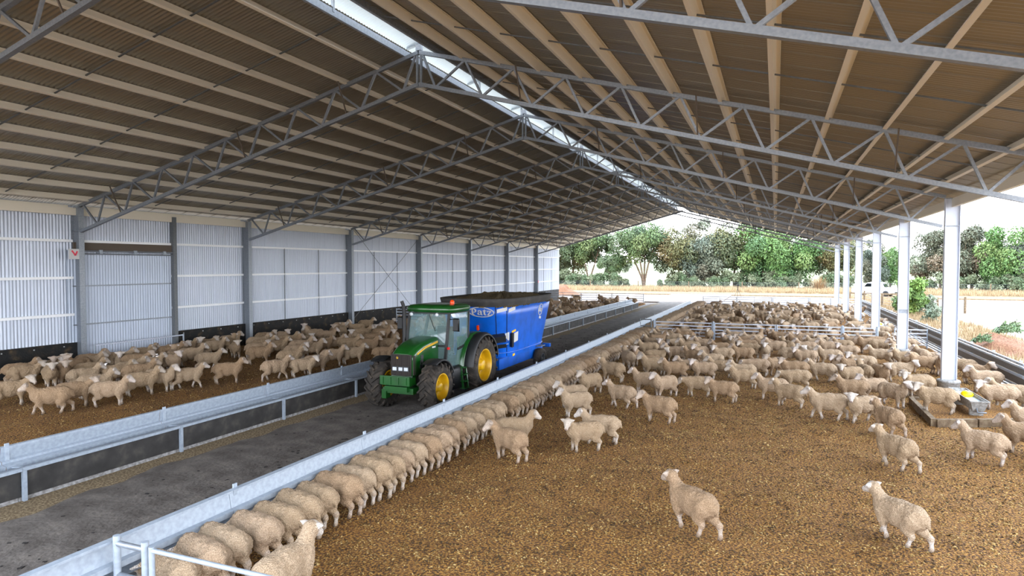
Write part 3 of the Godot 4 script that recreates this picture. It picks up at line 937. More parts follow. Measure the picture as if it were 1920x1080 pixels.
func build_tractor() -> void:
	var t := thing("tractor", "green tractor with yellow wheel rims and glass cab on the feed lane", "tractor", Vector3(-9.45, 0, -18.25))
	var rt := tyre_mesh(0.9, 0.54, 0.49, 20, 0.05)
	var ft := tyre_mesh(0.665, 0.46, 0.365, 18, 0.045)
	for s in [-1.0, 1.0]:
		var w := put("rear_tyre", rt, M.tyre, t, Transform3D(Basis(Vector3.UP, 0.0 if s > 0 else PI), Vector3(s * 0.88, 0.9, 0)))
		put("rim", rim_mesh(0.49, 0.54, 1.0), M.yellow_paint, w)
		w = put("front_tyre", ft, M.tyre, t, Transform3D(Basis(Vector3.UP, (0.0 if s > 0 else PI)), Vector3(s * 0.84, 0.665, 2.65)))
		put("rim", rim_mesh(0.365, 0.46, 1.0), M.yellow_paint, w)
	# bonnet
	var st := soft()
	rings(st, [rounded(0.40, 1.02, 1.93, 1.72, 0.13), rounded(0.395, 1.02, 1.90, 2.1, 0.14), rounded(0.385, 1.0, 1.84, 2.5, 0.15), rounded(0.37, 0.98, 1.75, 2.8, 0.16), rounded(0.355, 0.96, 1.66, 2.98, 0.17), rounded(0.335, 0.96, 1.58, 3.06, 0.17)])
	var hood := obj("bonnet", st, M.green_paint, t)
	for s in [-1.0, 1.0]:
		st = flat()
		var a := Vector3(s * 0.402, 1.79, 1.76)
		var b := Vector3(s * 0.392, 1.70, 2.45)
		var c := Vector3(s * 0.372, 1.56, 2.86)
		bar(st, a, b, 0.012, 0.055)
		bar(st, b, c, 0.014, 0.045)
		obj("yellow_stripe", st, M.yellow_paint, hood)
		for k in 3:
			st = flat()
			box(st, Vector3(s * 0.378, 1.46 - k * 0.13, 2.62 + 0.015 * k), Vector3(0.012, 0.115, 0.15))
			obj("side_vent", st, M.black_plastic, hood)
		st = flat()
		box(st, Vector3(s * 0.399, 1.66, 1.98), Vector3(0.006, 0.045, 0.2))
		obj("model_plate", st, M.white_plate, hood)
	# grille with upright slats, lamps, badge
	st = flat()
	box(st, Vector3(0, 1.27, 3.065), Vector3(0.62, 0.58, 0.05))
	var gr := obj("grille", st, M.grille, t)
	st = flat()
	for i in 17:
		box(st, Vector3(-0.3 + i * 0.0375, 1.27, 3.098), Vector3(0.014, 0.56, 0.02))
	for s in [-1.0, 1.0]:
		for i in 5:
			box(st, Vector3(s * 0.352, 1.27, 3.03 - i * 0.04), Vector3(0.02, 0.54, 0.014))
	obj("grille_slats", st, M.grille, gr)
	st = flat()
	box(st, Vector3(0, 1.17, 3.11), Vector3(0.54, 0.15, 0.03))
	var lp := obj("lamp_panel", st, M.black_plastic, t)
	for x in [-0.19, 0.0, 0.17]:
		st = flat()
		box(st, Vector3(x, 1.17, 3.128), Vector3(0.12, 0.09, 0.012))
		obj("headlamp", st, M.lamp_lens, lp)
	st = soft()
	lathe(st, [Vector2(0.001, 0.012), Vector2(0.028, 0.01), Vector2(0.034, 0.0)], 16, Transform3D(Basis(Vector3.RIGHT, PI / 2), Vector3(-0.12, 1.47, 3.1)))
	obj("badge", st, M.yellow_paint, gr)
	st = flat()
	bar(st, Vector3(-0.135, 1.472, 3.113), Vector3(-0.105, 1.478, 3.113), 0.01, 0.012)
	bar(st, Vector3(-0.108, 1.476, 3.113), Vector3(-0.1, 1.49, 3.113), 0.008, 0.008)
	bar(st, Vector3(-0.132, 1.47, 3.113), Vector3(-0.14, 1.455, 3.113), 0.006, 0.006)
	obj("badge_emblem", st, M.green_paint, gr)
	# front linkage block, axle, engine underside
	st = flat()
	box(st, Vector3(0, 0.86, 3.22), Vector3(0.86, 0.2, 0.34))
	box(st, Vector3(0, 0.90, 3.41), Vector3(0.92, 0.24, 0.05))
	for x in [-0.36, -0.12, 0.12, 0.36]:
		box(st, Vector3(x, 0.90, 3.445), Vector3(0.03, 0.2, 0.03))
	box(st, Vector3(0, 0.66, 3.3), Vector3(0.7, 0.14, 0.16))
	box(st, Vector3(0.0, 0.6, 3.12), Vector3(0.95, 0.16, 0.3))
	box(st, Vector3(-0.42, 0.5, 3.2), Vector3(0.14, 0.26, 0.22))
	obj("front_linkage", st, M.green_paint, t)
	st = flat()
	box(st, Vector3(0, 0.62, 2.65), Vector3(1.25, 0.16, 0.2))
	box(st, Vector3(0, 0.72, 2.62), Vector3(0.4, 0.26, 0.5))
	for s in [-1.0, 1.0]:
		box(st, Vector3(s * 0.62, 0.64, 2.65), Vector3(0.16, 0.34, 0.3))
	obj("front_axle", st, M.green_paint, t)
	st = flat()
	box(st, Vector3(0, 0.9, 1.4), Vector3(0.5, 0.5, 2.9))
	box(st, Vector3(0, 0.9, 0.0), Vector3(1.2, 0.36, 0.5))
	box(st, Vector3(0, 0.62, 0.6), Vector3(0.4, 0.3, 1.2))
	obj("engine_block", st, M.black_plastic, t)
	# front mudguards
	for s in [-1.0, 1.0]:
		st = soft()
		var rr := []
		for i in 9:
			var a := lerpf(-0.5, 1.15, i / 8.0)
			var c := Vector3(0, 0.665 + cos(a) * 0.74, 2.65 - sin(a) * 0.74)
			var n := Vector3(0, cos(a), -sin(a))
			rr.append(PackedVector3Array([c + Vector3(s * 0.62, 0, 0), c + Vector3(s * 0.62, 0, 0) + n * 0.02, c + Vector3(s * 0.84, 0, 0) + n * 0.035, c + Vector3(s * 1.05, 0, 0) + n * 0.02, c + Vector3(s * 1.05, 0, 0) - n * 0.03, c + Vector3(s * 0.84, 0, 0)]))
		rings(st, rr)
		obj("front_mudguard", st, M.black_plastic, t)
	# rear mudguards: green inner panel and arch, black outer lip
	for s in [-1.0, 1.0]:
		var g := soft()
		var k := soft()
		var ra := []
		var rb := []
		for i in 13:
			var a := lerpf(-1.5, 1.35, i / 12.0)
			var n := Vector3(0, cos(a), -sin(a))
			var c := Vector3(0, 0.9, 0) + n * 0.99
			ra.append(PackedVector3Array([c + Vector3(s * 0.58, -0.0, 0), c + Vector3(s * 0.58, 0, 0) + n * 0.05, c + Vector3(s * 0.86, 0, 0) + n * 0.05, c + Vector3(s * 0.90, 0, 0), c + Vector3(s * 0.86, 0, 0) - n * 0.01]))
			rb.append(PackedVector3Array([c + Vector3(s * 0.86, 0, 0) + n * 0.03, c + Vector3(s * 1.08, 0, 0) + n * 0.035, c + Vector3(s * 1.17, 0, 0) - n * 0.02, c + Vector3(s * 1.16, 0, 0) - n * 0.09, c + Vector3(s * 1.13, 0, 0) - n * 0.02, c + Vector3(s * 0.86, 0, 0)]))
		rings(g, ra)
		box(g, Vector3(s * 0.585, 1.3, 0.1), Vector3(0.04, 1.1, 1.5))
		obj("rear_mudguard", g, M.green_paint, t)
		rings(k, rb)
		obj("mudguard_lip", k, M.black_plastic, t)
	# cab frame
	var fr := flat()
	var A := {}
	for s in [-1.0, 1.0]:
		A["fa%d" % int(s)] = [Vector3(s * 0.60, 0.98, 1.70), Vector3(s * 0.66, 1.6, 1.72), Vector3(s * 0.66, 2.62, 1.52)]
		A["ba%d" % int(s)] = [Vector3(s * 0.74, 1.0, 0.72), Vector3(s * 0.76, 1.7, 0.52), Vector3(s * 0.68, 2.62, 0.30)]
		for n in ["fa", "ba"]:
			var q: Array = A["%s%d" % [n, int(s)]]
			bar(fr, q[0], q[1], 0.07, 0.07, Vector3.RIGHT)
			bar(fr, q[1], q[2], 0.07, 0.07, Vector3.RIGHT)
		bar(fr, A["fa%d" % int(s)][2], A["ba%d" % int(s)][2], 0.08, 0.08)
		bar(fr, Vector3(s * 0.6, 0.98, 1.7), Vector3(s * 0.74, 1.0, 0.72), 0.07, 0.1)
		bar(fr, Vector3(s * 0.74, 1.52, 1.15), Vector3(s * 0.76, 1.62, 0.55), 0.03, 0.06)
	bar(fr, A["fa-1"][2], A["fa1"][2], 0.1, 0.09)
	bar(fr, A["ba-1"][2], A["ba1"][2], 0.1, 0.09)
	bar(fr, Vector3(-0.66, 1.66, 1.72), Vector3(0.66, 1.66, 1.72), 0.05, 0.05)
	bar(fr, Vector3(-0.6, 0.98, 1.7), Vector3(0.6, 0.98, 1.7), 0.06, 0.1)
	box(fr, Vector3(0, 0.98, 1.0), Vector3(1.3, 0.08, 1.4))
	obj("cab_frame", fr, M.black_plastic, t)
	for g in [["windscreen", [A["fa-1"][2], A["fa1"][2], Vector3(0.66, 1.69, 1.715), Vector3(-0.66, 1.69, 1.715)]], ["lower_front_glass", [Vector3(0.66, 1.63, 1.72), Vector3(0.60, 1.02, 1.71), Vector3(0.40, 1.02, 1.72), Vector3(0.40, 1.63, 1.73)]], ["lower_front_glass", [Vector3(-0.66, 1.63, 1.72), Vector3(-0.60, 1.02, 1.71), Vector3(-0.40, 1.02, 1.72), Vector3(-0.40, 1.63, 1.73)]], ["rear_window", [A["ba-1"][2], A["ba1"][2], Vector3(0.76, 1.7, 0.5), Vector3(-0.76, 1.7, 0.5)]]]:
		st = flat()
		quad(st, g[1][0], g[1][1], g[1][2], g[1][3])
		obj(g[0], st, M.cab_glass, t)
	for s in [-1.0, 1.0]:
		var f: Array = A["fa%d" % int(s)]
		var b: Array = A["ba%d" % int(s)]
		st = flat()
		var o := Vector3(s * 0.012, 0, 0)
		quad(st, f[2] + o, b[2] + o, b[1] + o, f[1] + o)
		quad(st, f[1] + o, b[1] + o, b[0] + o, f[0] + o)
		obj("door_glass", st, M.cab_glass, t)
	# roof with rounded rim
	st = soft()
	var roof := []
	for q in [[0.70, 0.60, 2.60], [0.80, 0.70, 2.62], [0.83, 0.74, 2.68], [0.82, 0.73, 2.76], [0.74, 0.66, 2.82], [0.5, 0.45, 2.845]]:
		var ring := PackedVector3Array()
		for i in 40:
			var a := TAU * i / 40
			ring.append(Vector3(signf(cos(a)) * pow(absf(cos(a)), 0.4) * q[0], q[2], 0.93 - signf(sin(a)) * pow(absf(sin(a)), 0.4) * q[1]))
		roof.append(ring)
	rings(st, roof)
	obj("cab_roof", st, M.green_paint, t)
	for x in [-0.58, 0.28]:
		st = soft()
		lathe(st, [Vector2(0.001, 0.02), Vector2(0.045, 0.015), Vector2(0.055, -0.03)], 14, Transform3D(Basis(Vector3.RIGHT, PI / 2), Vector3(x, 2.55, 1.6)))
		obj("work_lamp", st, M.lamp_lens, t)
	# beacon
	st = soft()
	lathe(st, [Vector2(0.07, 0.0), Vector2(0.07, 0.06), Vector2(0.05, 0.07)], 16, Transform3D(Basis.IDENTITY, Vector3(0.56, 2.78, 1.15)))
	var bc := obj("beacon", st, M.black_plastic, t)
	st = soft()
	lathe(st, [Vector2(0.06, 0.06), Vector2(0.068, 0.1), Vector2(0.062, 0.16), Vector2(0.035, 0.19), Vector2(0.001, 0.195)], 16, Transform3D(Basis.IDENTITY, Vector3(0.56, 2.78, 1.15)))
	obj("lens", st, M.orange_lens, bc)
	# exhaust stack with slanted tip
	st = soft()
	tube(st, [Vector3(-0.58, 1.25, 1.98), Vector3(-0.58, 1.6, 1.98), Vector3(-0.58, 2.3, 1.98), Vector3(-0.58, 2.62, 1.98), Vector3(-0.60, 2.84, 2.0), Vector3(-0.64, 2.96, 2.02)], 0.062, 0.05, 14)
	obj("exhaust_stack", st, M.black_plastic, t)
	# mirrors
	for s in [-1.0, 1.0]:
		st = soft()
		tube(st, [Vector3(s * 0.68, 2.42, 1.52), Vector3(s * 0.86, 2.46, 1.6), Vector3(s * 0.93, 2.4, 1.6)], 0.014)
		var mr := obj("mirror_arm", st, M.black_plastic, t)
		st = soft()
		rings(st, [rounded(0.09, 2.1, 2.46, 1.585, 0.03, s * 0.93), rounded(0.105, 2.09, 2.47, 1.61, 0.04, s * 0.93), rounded(0.08, 2.12, 2.44, 1.67, 0.04, s * 0.93)])
		obj("mirror", st, M.black_plastic, mr)
		st = flat()
		box(st, Vector3(s * 0.71, 1.6, 1.7), Vector3(0.09, 0.07, 0.06))
		obj("indicator_lamp", st, M.red_lens, t)
	# wiper, steering column, seat, console
	st = soft()
	tube(st, [Vector3(0.02, 2.56, 1.58), Vector3(0.16, 2.3, 1.64), Vector3(0.28, 2.08, 1.68)], 0.01)
	obj("wiper", st, M.black_plastic, t)
	st = flat()
	box(st, Vector3(0, 1.42, 0.75), Vector3(0.52, 0.14, 0.5))
	box(st, Vector3(0, 1.78, 0.52), Vector3(0.5, 0.66, 0.14))
	box(st, Vector3(0, 1.18, 0.75), Vector3(0.3, 0.34, 0.3))
	obj("seat", st, M.seat_fabric, t)
	st = soft()
	tube(st, [Vector3(0, 1.02, 1.5), Vector3(0, 1.66, 1.34)], 0.06)
	var ring := []
	for i in 19:
		var a := TAU * i / 18
		ring.append(Vector3(cos(a) * 0.19, 1.7 + sin(a) * 0.10, 1.30 + sin(a) * 0.16))
	tube(st, ring, 0.016)
	obj("steering_wheel", st, M.black_plastic, t)
	st = flat()
	box(st, Vector3(-0.44, 1.74, 1.66), Vector3(0.22, 0.13, 0.02))
	obj("paper_sheet", st, M.white_plate, t)
	# fuel tank and steps on the open side, tank on the other
	st = soft()
	rings(st, [rounded(0.17, 0.42, 1.02, 0.98, 0.08, 0.66), rounded(0.2, 0.4, 1.04, 1.2, 0.1, 0.68), rounded(0.19, 0.4, 1.04, 1.55, 0.1, 0.68), rounded(0.15, 0.45, 1.0, 1.66, 0.08, 0.68)])
	obj("fuel_tank", st, M.black_plastic, t)
	st = flat()
	for s in [0.96, 1.0]:
		bar(st, Vector3(s * 0.9, 1.02, 1.2 if s < 1 else 0.96), Vector3(s * 1.02, 0.36, 1.26 if s < 1 else 1.02), 0.02, 0.06)
	for k in 4:
		box(st, Vector3(0.88 + k * 0.03, 0.98 - k * 0.2, 1.1 + 0.01 * k), Vector3(0.2, 0.025, 0.26))
	obj("cab_step", st, M.green_paint, t)
	# drawbar and hitch
	st = flat()
	box(st, Vector3(0, 0.5, -0.75), Vector3(0.12, 0.06, 1.0))
	box(st, Vector3(0, 0.7, -0.5), Vector3(0.5, 0.3, 0.2))
	obj("drawbar", st, M.black_plastic, t)

# ---------------------------------------------------------------- mixer wagon
func tub_point(u: float, y: float) -> Vector3:
	# oval tub, flared upward: u in turns, y in metres
	var k := clampf((y - 0.85) / 1.75, 0, 1.25)
	var a := lerpf(1.12, 1.36, k)
	var b := lerpf(2.1, 2.7, k)
	var c := cos(u * TAU)
	var s := sin(u * TAU)
	return Vector3(signf(c) * pow(absf(c), 0.45) * a, y, signf(s) * pow(absf(s), 0.45) * b)

func tub_ring(y: float, inset := 0.0, n := 72) -> PackedVector3Array:
	var r := PackedVector3Array()
	for i in n:
		var p := tub_point(-float(i) / n, y)
		var d := Vector3(p.x, 0, p.z).normalized()
		r.append(p - d * inset)
	return r

func on_tub(u: float, y: float, out := 0.004) -> Transform3D:
	var p := tub_point(u, y)
	var du := (tub_point(u + 0.004, y) - tub_point(u - 0.004, y)).normalized()
	var dy := (tub_point(u, y + 0.02) - tub_point(u, y - 0.02)).normalized()
	var n := dy.cross(du)
	if n.dot(Vector3(p.x, 0, p.z)) < 0:
		n = -n
	var x := dy.cross(n)
	return Transform3D(Basis(x.normalized(), dy, n.normalized()), p + n * out)

func build_wagon() -> void:
	var t := thing("mixer_wagon", "blue feed mixer wagon with black rubber rim, hitched behind the green tractor", "mixer wagon", Vector3(-9.5, 0, -22.1))
	var st := soft()
	rings(st, [tub_ring(0.85), tub_ring(1.3), tub_ring(1.8), tub_ring(2.3), tub_ring(2.68), tub_ring(2.68, 0.03), tub_ring(1.9, 0.04), tub_ring(1.85, 1.0)], false)
	var fl := flat()
	var tub := obj("tub", st, M.blue_paint, t)
	st = soft()
	rings(st, [tub_ring(2.62, -0.012), tub_ring(2.76, -0.02), tub_ring(2.89, -0.02), tub_ring(2.895, 0.0), tub_ring(2.76, 0.02), tub_ring(2.62, 0.02)], false)
	obj("rubber_rim", st, M.rubber_belt, t)
	# caked feed along the lower edge of the rim
	st = soft()
	for i in 90:
		var u := rng.randf()
		var f := on_tub(u, 2.63, 0.012)
		box(st, f.origin, Vector3(rng.randf_range(0.05, 0.2), rng.randf_range(0.02, 0.05), 0.03), f.basis)
	obj("caked_feed", st, M.feed, t)
	# upright seams of the door panel
	for u in [0.176, 0.11]:
		st = flat()
		for i in 8:
			bar(st, tub_point(u, 0.9 + i * 0.215) * Vector3(1.004, 1, 1.004), tub_point(u, 0.9 + (i + 1) * 0.215) * Vector3(1.004, 1, 1.004), 0.018, 0.018)
		obj("panel_seam", st, M.seam, tub)
	st = soft()
	var pts := []
	for i in 40:
		pts.append(tub_point(0.20 - i * 0.01, 1.02) * Vector3(1.01, 1, 1.01))
	tube(st, pts, 0.025)
	obj("rub_band", st, M.blue_paint, tub)
	# chassis
	st = flat()
	for s in [-1.0, 1.0]:
		box(st, Vector3(s * 0.95, 0.68, 0.3), Vector3(0.12, 0.36, 4.2))
		bar(st, Vector3(s * 0.9, 0.62, 2.3), Vector3(s * 0.12, 0.5, 3.2), 0.12, 0.16)
	box(st, Vector3(0, 0.78, 0), Vector3(2.0, 0.14, 3.9))
	box(st, Vector3(0, 0.62, 1.9), Vector3(1.9, 0.3, 0.5))
	box(st, Vector3(0, 0.5, -1.1), Vector3(2.0, 0.14, 0.14))
	box(st, Vector3(0.98, 0.8, -2.5), Vector3(0.3, 0.14, 0.16))
	obj("chassis", st, M.blue_paint, t)
	st = flat()
	bar(st, Vector3(0, 0.5, 3.1), Vector3(0, 0.48, 3.75), 0.12, 0.14)
	obj("tow_pole", st, M.blue_paint, t)
	var ty := tyre_mesh(0.43, 0.3, 0.22, 0, 0.02)
	for s in [-1.0, 1.0]:
		for z in [-1.1]:
			var w := put("tyre", ty, M.tyre, t, Transform3D(Basis(Vector3.UP, 0.0 if s > 0 else PI), Vector3(s * 1.2, 0.43, z)))
			put("rim", rim_mesh(0.22, 0.3, 1.0), M.galv_dull, w)
		st = flat()
		box(st, Vector3(s * 1.18, 0.95, -1.05), Vector3(0.34, 0.03, 0.5))
		obj("mudguard", st, M.galv_dull, t)
	# boxes, decals and lamps on the side
	var f := on_tub(0.168, 1.5)
	st = flat()
	box(st, f.origin + f.basis.z * 0.12, Vector3(0.42, 0.42, 0.26), f.basis)
	obj("control_box", st, M.black_plastic, t)
	st = flat()
	box(st, f.origin + f.basis.z * 0.16 - f.basis.y * 0.02, Vector3(0.6, 0.04, 0.32), f.basis)
	obj("step_plate", st, M.blue_paint, t)
	f = on_tub(0.082, 1.46)
	st = flat()
	box(st, f.origin + f.basis.z * 0.05, Vector3(0.1, 0.5, 0.1), f.basis)
	obj("lever", st, M.black_plastic, t)
	for d in [[0.108, 1.58, 0.2, 0.3], [0.112, 1.34, 0.2, 0.07], [0.05, 1.52, 0.34, 0.34], [0.14, 2.52, 0.4, 0.13], [0.08, 2.52, 0.4, 0.13], [0.986, 2.05, 0.2, 0.09]]:
		f = on_tub(d[0], d[1], 0.006)
		st = flat()
		box(st, f.origin, Vector3(d[2], d[3], 0.008), f.basis)
		obj("decal", st, M.white_plate, tub)
	for d in [[0.064, 1.75, 0.26, 0.07], [0.058, 0.9, 0.14, 0.08]]:
		f = on_tub(d[0], d[1], 0.008)
		st = flat()
		box(st, f.origin, Vector3(d[2], d[3], 0.01), f.basis)
		obj("warning_decal", st, M.yellow_plate, tub)
	f = on_tub(0.244, 1.93, 0.06)
	st = flat()
	box(st, f.origin, Vector3(0.06, 0.16, 0.08), f.basis)
	obj("marker_lamp", st, M.orange_lens, t)
	# maker's name in ovals
	var font := SystemFont.new()
	font.font_names = PackedStringArray(["Droid Serif"])
	font.font_weight = 700
	for d in [[0.2345, 2.45, 0.44, 0.17, 0.36], [0.99, 2.35, 0.20, 0.21, 0.24]]:
		f = on_tub(d[0], d[1], 0.012)
		st = soft()
		var ov := []
		for i in 33:
			var a := TAU * i / 32
			ov.append(f * Vector3(cos(a) * d[2], sin(a) * d[3], 0))
		tube(st, ov, 0.016, 0.016, 6)
		var o := obj("name_oval", st, M.white_plate, tub)
		var tm := TextMesh.new()
		tm.text = "Patz"
		tm.font = font
		tm.font_size = 64
		tm.pixel_size = d[4] / 64.0 * (0.85 if d[2] > 0.3 else 0.72)
		tm.depth = 0.01
		var sc := Vector3(1.15, 1, 1) if d[2] > 0.3 else Vector3(0.72, 1.35, 1)
		put("lettering", tm, M.white_plate, o, f * Transform3D(Basis.IDENTITY.scaled(sc), Vector3.ZERO))
	# the load
	var n := FastNoiseLite.new()
	n.seed = 9
	n.frequency = 1.2
	st = soft()
	var heap_rings := []
	for k in 9:
		var e := 1.0 - k / 8.5
		var ring := PackedVector3Array()
		for i in 60:
			var p := tub_point(-float(i) / 60, 2.68)
			var q := Vector3(p.x * e * 0.96, 0, p.z * e * 0.96)
			ring.append(Vector3(q.x, 2.74 + 0.24 * (1.0 - e * e) + 0.13 * n.get_noise_2d(q.x * 2.0, q.z * 2.0) + rng.randf_range(-0.025, 0.025), q.z))
		heap_rings.append(ring)
	rings(st, heap_rings)
	var ld := obj("feed_load", st, M.feed)
	ld.position = Vector3(-9.5, 0, -22.1)
	tag(ld, "brown chopped feed heaped inside the blue mixer tub", "feed")
	ld.set_meta("kind", "stuff")

# ---------------------------------------------------------------- water trough
func build_water_point() -> void:
	var t := thing("timber_pad", "low pad edged with timber sleepers and filled with litter under the water trough", "pad", Vector3(3.7, 0, -18.8))
	for e in [[Vector3(0, 0.07, 0), Vector3(0, 0.07, -2.9)], [Vector3(0.05, 0.07, 0), Vector3(0.98, 0.07, -0.4)], [Vector3(1.02, 0.07, -0.42), Vector3(2.2, 0.07, -0.95)], [Vector3(0.0, 0.07, -2.95), Vector3(1.0, 0.07, -3.0)]]:
		var st := flat()
		bar(st, e[0], e[1], 0.12, 0.2)
		obj("sleeper", st, M.timber, t)
	var fl := flat()
	extrude(fl, PackedVector2Array([Vector2(0.05, -0.05), Vector2(2.2, -1.0), Vector2(2.2, -2.9), Vector2(0.05, -2.9)]), Vector3(0, 0.0, 0), Vector3(0, 0.1, 0), Vector3.RIGHT, Vector3.BACK)
	obj("litter_fill", fl, M.litter, t)
	var w := thing("water_trough", "rectangular grey water trough on feet beside the concrete column plinth", "water trough", Vector3(4.86, 0.09, -20.75), 0.03)
	var st := flat()
	# tapering walls
	var rr := []
	for q in [[0.13, 0.9, 0.16], [0.2, 0.99, 0.43], [0.22, 1.01, 0.43], [0.22, 1.01, 0.40], [0.17, 0.96, 0.40], [0.11, 0.86, 0.2]]:
		rr.append(PackedVector3Array([Vector3(-q[0], q[2], -q[1]), Vector3(-q[0], q[2], q[1]), Vector3(q[0], q[2], q[1]), Vector3(q[0], q[2], -q[1])]))
	for i in rr.size() - 1:
		for j in 4:
			var k := (j + 1) % 4
			st.set_smooth_group(-1)
			quad(st, rr[i][j], rr[i][k], rr[i + 1][k], rr[i + 1][j])
	quad(st, rr[5][0], rr[5][1], rr[5][2], rr[5][3])
	quad(st, rr[0][3], rr[0][2], rr[0][1], rr[0][0])
	obj("tank", st, M.concrete, w)
	st = flat()
	quad(st, Vector3(-0.155, 0.345, 0.93), Vector3(-0.155, 0.345, -0.93), Vector3(0.155, 0.345, -0.93), Vector3(0.155, 0.345, 0.93))
	obj("water", st, M.water, w)
	for z in [-0.7, 0.7]:
		st = flat()
		box(st, Vector3(0, 0.085, z), Vector3(0.3, 0.17, 0.1))
		obj("foot", st, M.concrete, w)
	st = soft()
	tube(st, [Vector3(-0.05, 0.24, 0.9), Vector3(-0.05, 0.14, 1.02), Vector3(0.14, 0.14, 1.02)], 0.02)
	obj("drain_pipe", st, M.galv, w)
	for q in [[Vector3(4.86, 0.5, -20.85), "yellow plastic float lying in the grey water trough by the plinth"], [Vector3(5.6, 0.62, -42.6), "yellow float showing among the lambs beyond the cross fence"]]:
		st = soft()
		var prof := []
		for i in 9:
			var a := -PI / 2 + PI * i / 8
			prof.append(Vector2(maxf(0.001, cos(a) * 0.15), sin(a) * 0.1))
		lathe(st, prof, 20, Transform3D.IDENTITY)
		var f := obj("trough_float", st, M.float_yellow)
		f.position = q[0]
		tag(f, q[1], "float")
	var w2 := thing("water_trough", "water trough half hidden by lambs beyond the cross fence", "water trough", Vector3(5.6, 0.0, -43.0))
	st = flat()
	box(st, Vector3(0, 0.42, 0), Vector3(0.7, 0.3, 2.4))
	obj("tank", st, M.concrete, w2)
	for z in [-0.9, 0.9]:
		st = flat()
		box(st, Vector3(0, 0.14, z), Vector3(0.42, 0.3, 0.12))
		obj("foot", st, M.concrete, w2)

